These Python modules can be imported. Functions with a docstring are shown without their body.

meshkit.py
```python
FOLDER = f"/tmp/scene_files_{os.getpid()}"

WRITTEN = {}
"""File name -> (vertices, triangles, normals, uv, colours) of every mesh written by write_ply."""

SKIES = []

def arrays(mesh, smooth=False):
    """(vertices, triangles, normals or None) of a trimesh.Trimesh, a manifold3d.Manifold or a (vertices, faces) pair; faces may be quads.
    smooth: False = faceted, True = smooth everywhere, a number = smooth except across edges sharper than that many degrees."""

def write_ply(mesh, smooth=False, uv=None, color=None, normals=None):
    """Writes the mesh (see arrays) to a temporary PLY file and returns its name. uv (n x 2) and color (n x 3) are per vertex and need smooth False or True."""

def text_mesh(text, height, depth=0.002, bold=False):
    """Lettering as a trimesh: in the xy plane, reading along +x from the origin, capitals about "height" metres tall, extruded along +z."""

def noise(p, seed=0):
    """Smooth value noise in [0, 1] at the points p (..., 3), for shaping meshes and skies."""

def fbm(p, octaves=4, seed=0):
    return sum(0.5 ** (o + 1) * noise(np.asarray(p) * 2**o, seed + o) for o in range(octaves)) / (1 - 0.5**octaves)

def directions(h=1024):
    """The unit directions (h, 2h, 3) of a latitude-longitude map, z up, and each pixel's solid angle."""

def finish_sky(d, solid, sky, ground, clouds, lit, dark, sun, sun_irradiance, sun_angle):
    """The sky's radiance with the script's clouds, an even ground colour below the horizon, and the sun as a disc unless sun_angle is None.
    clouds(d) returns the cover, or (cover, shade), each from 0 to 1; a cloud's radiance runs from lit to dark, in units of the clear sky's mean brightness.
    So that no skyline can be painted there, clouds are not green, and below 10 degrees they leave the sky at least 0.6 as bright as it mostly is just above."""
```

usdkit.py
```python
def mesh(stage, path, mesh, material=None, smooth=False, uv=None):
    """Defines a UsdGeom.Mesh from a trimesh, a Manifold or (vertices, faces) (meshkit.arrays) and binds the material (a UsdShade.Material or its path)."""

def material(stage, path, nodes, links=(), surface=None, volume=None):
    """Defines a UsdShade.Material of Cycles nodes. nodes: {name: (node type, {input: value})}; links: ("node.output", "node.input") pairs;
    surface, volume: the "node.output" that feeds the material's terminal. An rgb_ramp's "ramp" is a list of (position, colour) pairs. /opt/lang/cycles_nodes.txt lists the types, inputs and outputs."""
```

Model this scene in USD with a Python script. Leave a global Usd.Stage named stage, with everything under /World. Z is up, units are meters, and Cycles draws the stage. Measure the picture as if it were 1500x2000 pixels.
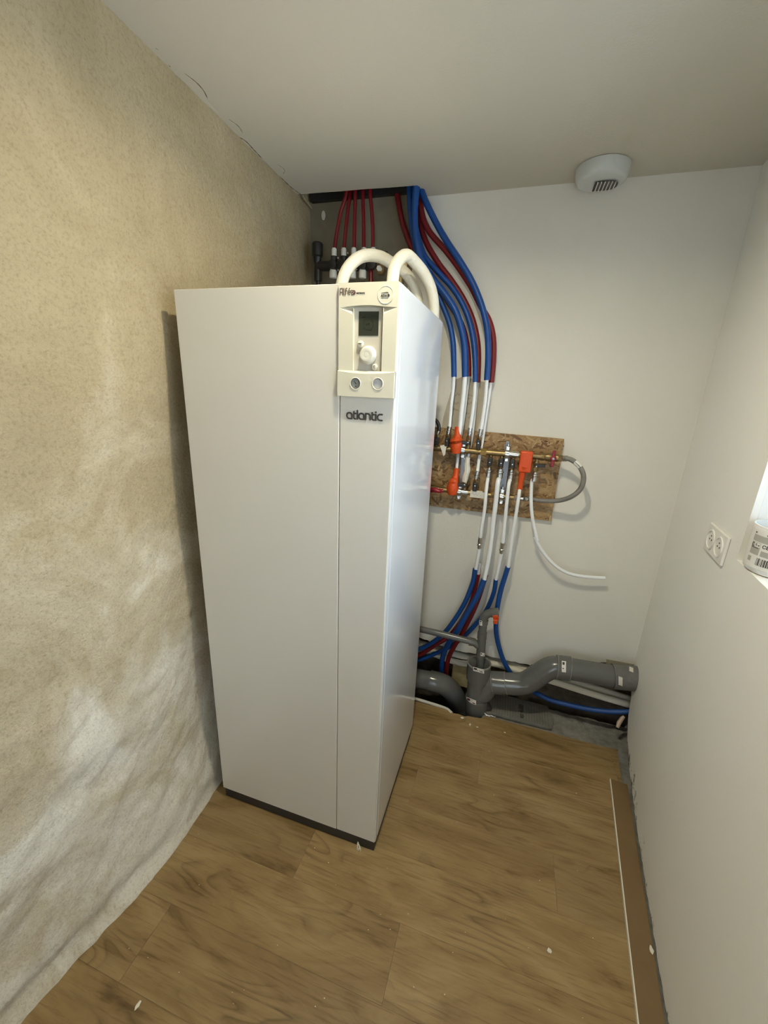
import math, random
import numpy as np, trimesh, manifold3d, usdkit, meshkit
from shapely.geometry import Polygon, Point, LineString, box as sbox
from shapely.ops import unary_union
from shapely import affinity
from pxr import Usd, UsdGeom, UsdLux, UsdShade, Gf, Sdf

stage = Usd.Stage.CreateInMemory()
UsdGeom.SetStageUpAxis(stage, 'Z'); UsdGeom.SetStageMetersPerUnit(stage, 1.0)
World = UsdGeom.Xform.Define(stage, '/World'); stage.SetDefaultPrim(World.GetPrim())
UsdGeom.Scope.Define(stage, '/World/Looks')
rng = random.Random(7)

# ---------------------------------------------------------------- camera, sky, lamp, exposure
EXPOSURE = -0.05
LAMP_POS = (0.75, -0.17, 2.385)
LAMP_I = 1230.0
LAMP_COL = (1.0, 0.925, 0.69)
SKY_COL = (0.70, 0.80, 0.95)
SKY_I = 2.8
FPX = 793.09
CAM = np.array([0.9367, -1.0085, 1.6138])
RC = np.array([[0.95244845, 0.30210306, 0.03969507], [0.1243755, -0.26653848, -0.95576565], [-0.27815946, 0.9152546, -0.29143838]])
cam = UsdGeom.Camera.Define(stage, '/World/camera')
cam.CreateHorizontalApertureAttr(36.0); cam.CreateFocalLengthAttr(FPX / 1500 * 36.0)
cam.CreateExposureAttr(EXPOSURE); cam.CreateClippingRangeAttr(Gf.Vec2f(0.02, 200))
M = np.eye(4); M[0, :3] = RC[0]; M[1, :3] = -RC[1]; M[2, :3] = -RC[2]; M[3, :3] = CAM
UsdGeom.Xformable(cam).AddTransformOp().Set(Gf.Matrix4d(*M.ravel().tolist()))

def at(u, v, y):                       # the point of the plane at depth y that the photograph shows at (u, v)
    d = RC.T @ np.array([(u - 750) / FPX, (v - 1000) / FPX, 1.0])
    return CAM + (y - CAM[1]) / d[1] * d
def atz(u, v, z):
    d = RC.T @ np.array([(u - 750) / FPX, (v - 1000) / FPX, 1.0])
    return CAM + (z - CAM[2]) / d[2] * d

# ---------------------------------------------------------------- materials
LK = '/World/Looks/'
MATS = {}
def S(name, col, rough=0.5, **kw):
    bump = kw.pop('bump', None); var = kw.pop('var', None)
    nodes = {'p': ('principled_bsdf', {'base_color': col, 'roughness': rough, **kw})}
    links = []
    if var or bump:
        nodes['g'] = ('geometry', {})
    if var:                            # (scale, second colour)
        nodes['n'] = ('noise_texture', {'scale': var[0], 'detail': 5.0, 'roughness': 0.6})
        nodes['r'] = ('rgb_ramp', {'ramp': [(0.32, col), (0.68, var[1])]})
        links += [('g.position', 'n.vector'), ('n.fac', 'r.fac'), ('r.color', 'p.base_color')]
    if bump:                           # (scale, distance)
        nodes['bn'] = ('noise_texture', {'scale': bump[0], 'detail': 4.0, 'roughness': 0.6})
        nodes['b'] = ('bump', {'strength': 1.0, 'distance': bump[1]})
        links += [('g.position', 'bn.vector'), ('bn.fac', 'b.height'), ('b.normal', 'p.normal')]
    MATS[name] = usdkit.material(stage, LK + name, nodes, links, surface='p.BSDF')
    return MATS[name]

S('ceiling_paint', (0.595, 0.555, 0.465), 0.7, bump=(160, 0.0006))
S('wall_paint', (0.79, 0.765, 0.69), 0.6, bump=(140, 0.0006), var=(2.2, (0.755, 0.73, 0.655)))
S('front_paint', (0.72, 0.71, 0.68), 0.7)
S('reveal_paint', (0.86, 0.86, 0.85), 0.6)
S('bare_board', (0.20, 0.17, 0.12), 0.8, var=(9, (0.25, 0.215, 0.155)))  # darker than bare plasterboard, to stand for shadow on the upper left wall
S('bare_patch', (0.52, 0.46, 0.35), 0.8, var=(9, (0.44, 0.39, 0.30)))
S('masonry', (0.16, 0.13, 0.10), 0.9, var=(14, (0.08, 0.065, 0.05)), bump=(40, 0.01))
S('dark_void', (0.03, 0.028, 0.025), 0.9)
S('screed', (0.34, 0.33, 0.29), 0.9, var=(26, (0.20, 0.19, 0.165)), bump=(70, 0.004))
S('insulation_grey', (0.24, 0.235, 0.21), 0.6, var=(18, (0.18, 0.175, 0.155)))
S('plaster_white', (0.72, 0.69, 0.62), 0.85, bump=(60, 0.003))
S('foam_yellow', (0.45, 0.36, 0.18), 0.85, var=(30, (0.36, 0.28, 0.13)))
S('galvanised', (0.34, 0.36, 0.38), 0.42, metallic=0.8, var=(20, (0.28, 0.29, 0.31)))
S('rail_dark', (0.05, 0.05, 0.05), 0.5, metallic=0.6)
S('front_satin', (0.69, 0.65, 0.57), 0.2, specular_ior_level=0.5)
S('side_gloss', (0.70, 0.71, 0.72), 0.09, specular_ior_level=0.75)
S('panel_plastic', (0.68, 0.635, 0.50), 0.38)
S('panel_recess', (0.56, 0.52, 0.43), 0.42)
S('knob_white', (0.74, 0.70, 0.58), 0.3)
S('print_dark', (0.055, 0.05, 0.045), 0.5)
S('print_brown', (0.13, 0.09, 0.06), 0.5)
S('print_purple', (0.12, 0.015, 0.05), 0.5)
S('print_grey', (0.34, 0.33, 0.29), 0.5, var=(1100, (0.52, 0.50, 0.44)))
S('lcd', (0.035, 0.040, 0.026), 0.25)
S('lcd_mark', (0.018, 0.02, 0.014), 0.4)
S('gauge_face', (0.32, 0.33, 0.29), 0.3)
S('gauge_rim', (0.06, 0.06, 0.055), 0.4)
S('cap_grey', (0.52, 0.51, 0.50), 0.35)
S('plinth_dark', (0.030, 0.028, 0.026), 0.5)
S('foam_white', (0.80, 0.755, 0.63), 0.6, bump=(90, 0.0015))
S('blue_sheath', (0.005, 0.062, 0.27), 0.42, bump=(120, 0.0006))
S('red_sheath', (0.19, 0.007, 0.011), 0.42, bump=(120, 0.0006))
S('red_pipe', (0.17, 0.006, 0.010), 0.25)
S('white_pipe', (0.88, 0.90, 0.92), 0.3)
S('brass', (0.36, 0.255, 0.115), 0.4, metallic=0.9, var=(30, (0.24, 0.175, 0.09)))
S('brass_bright', (0.80, 0.58, 0.22), 0.25, metallic=1.0)
S('steel', (0.62, 0.62, 0.60), 0.25, metallic=1.0)
S('braid', (0.34, 0.33, 0.31), 0.42, metallic=0.85, bump=(700, 0.002))
S('black_plastic', (0.018, 0.018, 0.018), 0.38)
S('black_hose', (0.03, 0.03, 0.032), 0.3)
S('orange_tape', (0.72, 0.085, 0.012), 0.42, bump=(70, 0.003))
S('red_handle', (0.28, 0.012, 0.025), 0.4)
S('paper_white', (0.78, 0.77, 0.72), 0.6)
S('tape_white', (0.72, 0.69, 0.60), 0.6, bump=(60, 0.004))
S('clear_plastic', (0.50, 0.48, 0.40), 0.25)
S('pvc', (0.150, 0.153, 0.146), 0.2, var=(5, (0.125, 0.128, 0.122)))
S('pvc_rim', (0.26, 0.26, 0.245), 0.25)
S('pvc_dusty', (0.19, 0.185, 0.17), 0.5, var=(22, (0.12, 0.12, 0.115)))
S('mdf', (0.225, 0.142, 0.060), 0.6, var=(6, (0.20, 0.124, 0.052)))
S('white_edge', (0.82, 0.79, 0.70), 0.45)
S('socket_white', (0.83, 0.81, 0.76), 0.3)
S('hole_dark', (0.02, 0.02, 0.02), 0.6)
S('vent_plastic', (0.60, 0.62, 0.60), 0.35)
S('vent_slat', (0.72, 0.72, 0.68), 0.4)
S('pot_plastic', (0.80, 0.80, 0.78), 0.35, subsurface_weight=0.2, subsurface_scale=0.01)
S('chip_white', (0.82, 0.78, 0.66), 0.8)
S('wood_raw', (0.58, 0.44, 0.32), 0.7)
S('pencil', (0.20, 0.15, 0.10), 0.8)
S('crack', (0.15, 0.125, 0.085), 0.9)
S('foil', (0.6, 0.62, 0.63), 0.3, metallic=1.0, bump=(60, 0.01))
S('frame_white', (0.80, 0.80, 0.79), 0.4)
S('downlight_white', (0.8, 0.8, 0.78), 0.4)
MATS['lamp_glow'] = usdkit.material(stage, LK + 'lamp_glow', {'e': ('emission', {'color': LAMP_COL, 'strength': 20.0})}, surface='e.emission')
MATS['pane'] = usdkit.material(stage, LK + 'pane', {
    't': ('transparent_bsdf', {'color': (0.95, 0.97, 0.96)}), 'gl': ('glossy_bsdf', {'color': (1, 1, 1), 'roughness': 0.02}),
    'f': ('fresnel', {'IOR': 1.45}), 'm': ('mix_closure', {})},
    [('f.fac', 'm.fac'), ('t.BSDF', 'm.closure1'), ('gl.BSDF', 'm.closure2')], surface='m.closure')

# old lime plaster of the left wall
MATS['plaster'] = usdkit.material(stage, LK + 'plaster', {
    'g': ('geometry', {}),
    'n1': ('noise_texture', {'scale': 3.2, 'detail': 6.0, 'roughness': 0.62, 'distortion': 0.7}),
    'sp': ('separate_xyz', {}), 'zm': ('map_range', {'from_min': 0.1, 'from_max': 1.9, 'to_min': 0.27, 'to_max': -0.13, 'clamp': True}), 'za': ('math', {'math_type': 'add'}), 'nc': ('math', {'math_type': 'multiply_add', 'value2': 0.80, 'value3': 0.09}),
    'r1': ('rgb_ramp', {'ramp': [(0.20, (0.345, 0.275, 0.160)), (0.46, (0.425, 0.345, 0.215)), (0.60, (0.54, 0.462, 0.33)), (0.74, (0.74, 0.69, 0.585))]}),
    'n2': ('noise_texture', {'scale': 130.0, 'detail': 6.0, 'roughness': 0.75}),
    'r2': ('rgb_ramp', {'ramp': [(0.30, (0.72, 0.69, 0.64)), (0.50, (1, 1, 1)), (0.8, (1.05, 1.05, 1.03))]}),
    'm': ('mix', {'mix_type': 'multiply', 'fac': 1.0}),
    'n3': ('noise_texture', {'scale': 26.0, 'detail': 6.0, 'roughness': 0.68}),
    'n4': ('noise_texture', {'scale': 240.0, 'detail': 3.0}),
    'a': ('math', {'math_type': 'multiply_add', 'value2': 0.16}),
    'b': ('bump', {'strength': 0.9, 'distance': 0.008}),
    'p': ('principled_bsdf', {'roughness': 0.9, 'specular_ior_level': 0.25})},
    [('g.position', 'n1.vector'), ('g.position', 'n2.vector'), ('g.position', 'n3.vector'), ('g.position', 'n4.vector'),
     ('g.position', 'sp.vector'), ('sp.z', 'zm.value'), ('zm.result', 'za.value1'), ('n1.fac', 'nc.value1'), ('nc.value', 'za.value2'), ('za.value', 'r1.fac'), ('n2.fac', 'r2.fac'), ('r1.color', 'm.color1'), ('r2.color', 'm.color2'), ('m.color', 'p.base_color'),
     ('n4.fac', 'a.value1'), ('n3.fac', 'a.value3'), ('a.value', 'b.height'), ('b.normal', 'p.normal')], surface='p.BSDF')

# oak-look vinyl plank: long grain, cathedral figure, each plank with its own offset
MATS['oak'] = usdkit.material(stage, LK + 'oak', {
    'g': ('geometry', {}), 'oi': ('object_info', {}),
    'off': ('combine_xyz', {'z': 0.0}),
    'o1': ('math', {'math_type': 'multiply', 'value2': 37.0}), 'o2': ('math', {'math_type': 'multiply', 'value2': 11.0}),
    'add': ('vector_math', {'math_type': 'add'}),
    'm1': ('mapping', {'scale': (2.4, 10.0, 1.0)}), 'm2': ('mapping', {'scale': (7.0, 120.0, 1.0)}), 'm3': ('mapping', {'scale': (1.5, 5.2, 1.0)}),
    'm4': ('mapping', {'scale': (2.6, 5.5, 1.0)}),
    'n1': ('noise_texture', {'scale': 1.0, 'detail': 5.0, 'roughness': 0.6, 'distortion': 1.1}),
    'n2': ('noise_texture', {'scale': 1.0, 'detail': 4.0, 'roughness': 0.6, 'distortion': 0.3}),
    'nw': ('noise_texture', {'scale': 1.0, 'detail': 2.0, 'roughness': 0.45, 'distortion': 0.5}),
    'w1': ('math', {'math_type': 'multiply', 'value2': 15.0}), 'w2': ('math', {'math_type': 'fraction'}),
    'wr': ('rgb_ramp', {'ramp': [(0.0, (0.22, 0.19, 0.16)), (0.16, (0.9, 0.9, 0.9)), (0.6, (1, 1, 1)), (1.0, (0.45, 0.42, 0.38))]}),
    'n4': ('noise_texture', {'scale': 1.0, 'detail': 3.0}),
    'r4': ('rgb_ramp', {'ramp': [(0.50, (0, 0, 0)), (0.62, (1, 1, 1))]}),
    'r1': ('rgb_ramp', {'ramp': [(0.26, (0.125, 0.072, 0.026)), (0.38, (0.245, 0.155, 0.062)), (0.52, (0.315, 0.210, 0.092)), (0.75, (0.385, 0.272, 0.132))]}),
    'r2': ('rgb_ramp', {'ramp': [(0.28, (0.66, 0.63, 0.58)), (0.46, (1, 1, 1)), (0.75, (1.08, 1.08, 1.08))]}),
    'wa': ('mix', {'mix_type': 'mix', 'color1': (1, 1, 1)}),
    'wb': ('math', {'math_type': 'multiply', 'value2': 0.55}),
    'x1': ('mix', {'mix_type': 'multiply', 'fac': 1.0}), 'x2': ('mix', {'mix_type': 'multiply', 'fac': 1.0}),
    'hs': ('hsv', {'saturation': 1.0}), 'hv': ('math', {'math_type': 'multiply_add', 'value2': 0.16, 'value3': 0.92}),
    'bp': ('bump', {'strength': 0.35, 'distance': 0.0012}),
    'p': ('principled_bsdf', {'roughness': 0.42, 'specular_ior_level': 0.4})},
    [('oi.random', 'o1.value1'), ('oi.random', 'o2.value1'), ('o1.value', 'off.x'), ('o2.value', 'off.y'), ('g.position', 'add.vector1'), ('off.vector', 'add.vector2'),
     ('add.vector', 'm1.vector'), ('add.vector', 'm2.vector'), ('add.vector', 'm3.vector'), ('add.vector', 'm4.vector'),
     ('m1.vector', 'n1.vector'), ('m2.vector', 'n2.vector'), ('m3.vector', 'nw.vector'), ('m4.vector', 'n4.vector'),
     ('nw.fac', 'w1.value1'), ('w1.value', 'w2.value1'), ('w2.value', 'wr.fac'), ('n4.fac', 'r4.fac'), ('r4.color', 'wb.value1'), ('wb.value', 'wa.fac'), ('wr.color', 'wa.color2'),
     ('n1.fac', 'r1.fac'), ('n2.fac', 'r2.fac'), ('r1.color', 'x1.color1'), ('r2.color', 'x1.color2'), ('x1.color', 'x2.color1'), ('wa.color', 'x2.color2'),
     ('oi.random', 'hv.value1'), ('hv.value', 'hs.value'), ('x2.color', 'hs.color'), ('hs.color', 'p.base_color'),
     ('n2.fac', 'bp.height'), ('bp.normal', 'p.normal')], surface='p.BSDF')

# oriented strand board: two crossing layers of stretched flakes
MATS['osb'] = usdkit.material(stage, LK + 'osb', {
    'g': ('geometry', {}),
    'w': ('noise_texture', {'scale': 9.0, 'detail': 2.0}), 'ws': ('vector_math', {'math_type': 'scale', 'scale': 0.05}), 'ad': ('vector_math', {'math_type': 'add'}),
    'ma': ('mapping', {'rotation': (0, 0.5, 0), 'scale': (30, 1, 150)}), 'mb': ('mapping', {'rotation': (0, -0.75, 0), 'scale': (28, 1, 140)}),
    'va': ('voronoi_texture', {'scale': 1.0}), 'vb': ('voronoi_texture', {'scale': 1.0}),
    'sa': ('separate_color', {}), 'sb': ('separate_color', {}),
    'pick': ('noise_texture', {'scale': 30.0, 'detail': 2.0}), 'pr': ('rgb_ramp', {'ramp': [(0.47, (0, 0, 0)), (0.53, (1, 1, 1))]}),
    'mx': ('mix', {}), 'rr': ('rgb_ramp', {'ramp': [(0.0, (0.08, 0.035, 0.012)), (0.16, (0.22, 0.115, 0.040)), (0.5, (0.36, 0.215, 0.085)), (0.8, (0.46, 0.30, 0.135)), (1.0, (0.56, 0.40, 0.21))]}),
    'b': ('bump', {'strength': 0.5, 'distance': 0.002}),
    'p': ('principled_bsdf', {'roughness': 0.6})},
    [('g.position', 'w.vector'), ('w.color', 'ws.vector1'), ('ws.vector', 'ad.vector1'), ('g.position', 'ad.vector2'),
     ('ad.vector', 'ma.vector'), ('ad.vector', 'mb.vector'), ('ma.vector', 'va.vector'), ('mb.vector', 'vb.vector'),
     ('va.color', 'sa.color'), ('vb.color', 'sb.color'), ('g.position', 'pick.vector'), ('pick.fac', 'pr.fac'), ('pr.color', 'mx.fac'),
     ('va.color', 'mx.color1'), ('vb.color', 'mx.color2'), ('mx.color', 'rr.fac'), ('rr.color', 'p.base_color'), ('mx.color', 'b.height'), ('b.normal', 'p.normal')], surface='p.BSDF')

for k_, (c1_, c2_) in enumerate([((0.15, 0.072, 0.024), (0.22, 0.115, 0.042)), ((0.26, 0.145, 0.054), (0.33, 0.195, 0.078)), ((0.33, 0.20, 0.082), (0.40, 0.25, 0.108)), ((0.38, 0.245, 0.108), (0.45, 0.30, 0.14)), ((0.45, 0.31, 0.15), (0.53, 0.385, 0.205))]):
    MATS[f'strand_{k_}'] = usdkit.material(stage, LK + f'strand_{k_}', {
        'g': ('geometry', {}), 'm': ('mapping', {'rotation': (0, 0.4, 0), 'scale': (60, 1, 420)}), 'n': ('noise_texture', {'scale': 1.0, 'detail': 3.0}),
        'r': ('rgb_ramp', {'ramp': [(0.35, c1_), (0.65, c2_)]}), 'p': ('principled_bsdf', {'roughness': 0.55})},
        [('g.position', 'm.vector'), ('m.vector', 'n.vector'), ('n.fac', 'r.fac'), ('r.color', 'p.base_color')], surface='p.BSDF')

# right wall paint, dirty smudges just above the floor
MATS['wall_right_paint'] = usdkit.material(stage, LK + 'wall_right_paint', {
    'g': ('geometry', {}), 'sp': ('separate_xyz', {}),
    'n': ('noise_texture', {'scale': 22.0, 'detail': 6.0, 'roughness': 0.7}),
    'zr': ('map_range', {'from_min': 0.0, 'from_max': 0.14, 'to_min': 0.20, 'to_max': -0.10}),
    'yr': ('map_range', {'from_min': 0.15, 'from_max': 0.6, 'to_min': -0.16, 'to_max': 0.02, 'clamp': True}),
    's1': ('math', {'math_type': 'add'}), 's2': ('math', {'math_type': 'add'}),
    'r': ('rgb_ramp', {'ramp': [(0.56, (0.89, 0.88, 0.83)), (0.66, (0.14, 0.12, 0.09))]}),
    'bn': ('noise_texture', {'scale': 140.0, 'detail': 4.0}), 'b': ('bump', {'strength': 1.0, 'distance': 0.0006}),
    'p': ('principled_bsdf', {'roughness': 0.65})},
    [('g.position', 'sp.vector'), ('g.position', 'n.vector'), ('sp.z', 'zr.value'), ('sp.y', 'yr.value'), ('zr.result', 's1.value1'), ('yr.result', 's1.value2'),
     ('n.fac', 's2.value1'), ('s1.value', 's2.value2'), ('s2.value', 'r.fac'), ('r.color', 'p.base_color'), ('g.position', 'bn.vector'), ('bn.fac', 'b.height'), ('b.normal', 'p.normal')], surface='p.BSDF')

# ---------------------------------------------------------------- sky and window daylight
MATS['sky'] = usdkit.material(stage, LK + 'sky', {'b': ('background_shader', {'color': SKY_COL, 'strength': 1.0})}, surface='b.background')
dome = UsdLux.DomeLight.Define(stage, '/World/sky'); dome.CreateIntensityAttr(SKY_I); dome.CreateColorAttr(Gf.Vec3f(*SKY_COL))

# ---------------------------------------------------------------- mesh helpers
def cat(*ms):
    ms = [m for m in ms if m is not None]
    return trimesh.util.concatenate(ms) if len(ms) > 1 else ms[0]
def tri(m):
    mm = m.to_mesh(); return trimesh.Trimesh(mm.vert_properties[:, :3], mm.tri_verts, process=False)
def bx(lo, hi, r=0.0):
    lo, hi = np.minimum(lo, hi).astype(float), np.maximum(lo, hi).astype(float)
    if r <= 0:
        m = trimesh.creation.box(hi - lo); m.apply_translation((lo + hi) / 2); return m
    r = min(r, (hi - lo).min() * 0.49)
    s = trimesh.creation.icosphere(1, r).vertices
    P = np.vstack([s + [(lo[0] + r, hi[0] - r)[i], (lo[1] + r, hi[1] - r)[j], (lo[2] + r, hi[2] - r)[k]] for i in (0, 1) for j in (0, 1) for k in (0, 1)])
    return trimesh.Trimesh(P).convex_hull
def spline(P, step=0.012):
    P = np.asarray(P, float)
    if len(P) < 3:
        return P
    Q = np.vstack([2 * P[0] - P[1], P, 2 * P[-1] - P[-2]]); out = []
    for i in range(1, len(Q) - 2):
        p0, p1, p2, p3 = Q[i - 1:i + 3]
        n = max(2, int(np.linalg.norm(p2 - p1) / step))
        t0, t1 = 0.0, max(np.linalg.norm(p1 - p0), 1e-6) ** .5
        t2 = t1 + max(np.linalg.norm(p2 - p1), 1e-6) ** .5; t3 = t2 + max(np.linalg.norm(p3 - p2), 1e-6) ** .5
        for t in np.linspace(t1, t2, n, endpoint=False):
            a1 = (t1 - t) / (t1 - t0) * p0 + (t - t0) / (t1 - t0) * p1; a2 = (t2 - t) / (t2 - t1) * p1 + (t - t1) / (t2 - t1) * p2; a3 = (t3 - t) / (t3 - t2) * p2 + (t - t2) / (t3 - t2) * p3
            b1 = (t2 - t) / (t2 - t0) * a1 + (t - t0) / (t2 - t0) * a2; b2 = (t3 - t) / (t3 - t1) * a2 + (t - t1) / (t3 - t1) * a3
            out.append((t2 - t) / (t2 - t1) * b1 + (t - t1) / (t2 - t1) * b2)
    return np.vstack([out, P[-1]])
def tube(P, r, n=16, smooth=True, caps=True, step=0.012):
    """A tube along the points P; r is one radius or one per point of P (then no spline)."""
    if np.ndim(r) == 0:
        P = spline(P, step) if smooth else np.asarray(P, float); r = np.full(len(P), float(r))
    else:
        P = np.asarray(P, float); r = np.asarray(r, float)
    T = np.gradient(P, axis=0); T /= np.maximum(np.linalg.norm(T, axis=1, keepdims=True), 1e-12)
    for i in range(len(T)):
        if np.linalg.norm(T[i]) < .5: T[i] = T[i - 1] if i else (P[-1] - P[0]) / np.linalg.norm(P[-1] - P[0])
    a = np.cross(T[0], [0.31, 0.9, 0.2]); a /= np.linalg.norm(a); V = []
    for i in range(len(P)):
        a = a - T[i] * (a @ T[i]); a /= np.linalg.norm(a); b = np.cross(T[i], a)
        th = np.arange(n) * 2 * np.pi / n
        V.append(P[i] + r[i] * (np.cos(th)[:, None] * a + np.sin(th)[:, None] * b))
    V = np.vstack(V); F = []
    for i in range(len(P) - 1):
        for j in range(n):
            k = (j + 1) % n
            F += [[i * n + j, i * n + k, (i + 1) * n + k], [i * n + j, (i + 1) * n + k, (i + 1) * n + j]]
    if caps:
        c0, c1 = len(V), len(V) + 1; V = np.vstack([V, P[0], P[-1]]); e = (len(P) - 1) * n
        for j in range(n):
            k = (j + 1) % n; F += [[c0, k, j], [c1, e + j, e + k]]
    return trimesh.Trimesh(V, F, process=False)
def cyl(a, b, r, n=20): return tube([a, b], r, n, smooth=False)
def lathe(a, d, prof, n=28):
    """prof: (distance along d, radius) pairs from the point a."""
    d = np.asarray(d, float); d /= np.linalg.norm(d)
    P = [np.asarray(a, float) + d * (s + 1e-6 * i) for i, (s, _) in enumerate(prof)]
    th = np.arange(n) * 2 * np.pi / n; u = np.cross(d, [0.3, 0.9, 0.13]); u /= np.linalg.norm(u); w = np.cross(d, u)
    V = np.vstack([P[i] + max(prof[i][1], 1e-5) * (np.cos(th)[:, None] * u + np.sin(th)[:, None] * w) for i in range(len(prof))])
    F = []
    for i in range(len(prof) - 1):
        for j in range(n):
            k = (j + 1) % n; F += [[i * n + j, i * n + k, (i + 1) * n + k], [i * n + j, (i + 1) * n + k, (i + 1) * n + j]]
    return trimesh.Trimesh(V, F, process=False)
def hexnut(a, b, r): return tube([a, b], r, 6, smooth=False)
def ext(poly, d):
    gs = [g for g in getattr(poly, 'geoms', [poly]) if g.area > 1e-9]
    return trimesh.util.concatenate([trimesh.creation.extrude_polygon(g, d, engine='earcut') for g in gs])
def ext_y(poly, y0, y1):               # polygon in (x, z), extruded in y
    m = ext(poly, abs(y1 - y0)); v = m.vertices.copy()
    m.vertices = np.c_[v[:, 0], max(y0, y1) - v[:, 2], v[:, 1]]; return m
def ext_z(poly, z0, z1):
    m = ext(poly, z1 - z0); m.apply_translation([0, 0, z0]); return m

# ---------------------------------------------------------------- scene helpers
used = {}
def numbered(parent, name):
    k = (parent, name); used[k] = used.get(k, -1) + 1
    return f'{parent}/{name}' + (f'_{used[k]:03d}' if used[k] else '')
def data(prim, **kw):
    for k, v in kw.items():
        if v: prim.SetCustomDataByKey(k, v)
class Thing:
    def __init__(s, name, label=None, category=None, group=None, kind=None):
        s.name, s.meta, s.parts = name, dict(label=label, category=category, group=group, kind=kind), []
    def part(s, name, mesh, mat, parent=None, smooth=35, label=None, kind=None):
        s.parts.append((name, mesh, mat, parent, smooth, label, kind)); return len(s.parts) - 1
    def done(s):
        lo = np.min([p[1].bounds[0] for p in s.parts], axis=0); hi = np.max([p[1].bounds[1] for p in s.parts], axis=0)
        base = np.array([(lo[0] + hi[0]) / 2, (lo[1] + hi[1]) / 2, lo[2]])
        path = numbered('/World', s.name); paths = {}
        x = UsdGeom.Xform.Define(stage, path); x.AddTranslateOp().Set(Gf.Vec3d(*base)); s.prim = x.GetPrim(); data(s.prim, **s.meta)
        for i, (n, m, mat, par, sm, lab, kind) in enumerate(s.parts):
            m = m.copy(); m.apply_translation(-base)
            pp = numbered(path if par is None else paths[par], n); paths[i] = pp
            g = usdkit.mesh(stage, pp, m, MATS[mat], smooth=sm); data(g.GetPrim(), label=lab, kind=kind)
        return s
def single(name, mesh, mat, label, category, group=None, kind=None, smooth=35):
    lo, hi = mesh.bounds; base = np.array([(lo[0] + hi[0]) / 2, (lo[1] + hi[1]) / 2, lo[2]])
    m = mesh.copy(); m.apply_translation(-base); path = numbered('/World', name)
    g = usdkit.mesh(stage, path, m, MATS[mat], smooth=smooth); UsdGeom.Xformable(g).AddTranslateOp().Set(Gf.Vec3d(*base))
    data(g.GetPrim(), label=label, category=category, group=group, kind=kind); return g

# ================================================================ THE ROOM
HC, YB, XR, K = 2.3982, 0.9794, 1.6405, 0.0974       # ceiling height, back wall, right wall at the back corner and its slope
YF = -2.3                                             # wall behind the camera
def xr(y): return XR - K * (YB - y)
LB = np.array([[-2.6, -.15], [-1.2, -.125], [-.687, -.102], [-.543, -.080], [-.246, -.040], [.006, -.050], [.4, -.066], [1.2, -.09]])
def xl(y, z):
    f = np.interp(y, LB[:, 0], LB[:, 1]); m = -.066 - .012 * (y - .02); c = -.036 - .045 * (y + .087)
    t = np.clip(z / 1.7, 0, 1); t = t * t * (3 - 2 * t); u = np.clip((z - 1.8) / .6, 0, 1); u = u * u * (3 - 2 * u)
    ss = lambda a, b: np.clip((z - a) / (b - a), 0, 1) ** 2 * (3 - 2 * np.clip((z - a) / (b - a), 0, 1))
    return (f * (1 - t) + m * t) * (1 - u) + c * u - .034 * ss(.04, .30) * (1 - ss(1.25, 1.75))

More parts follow.
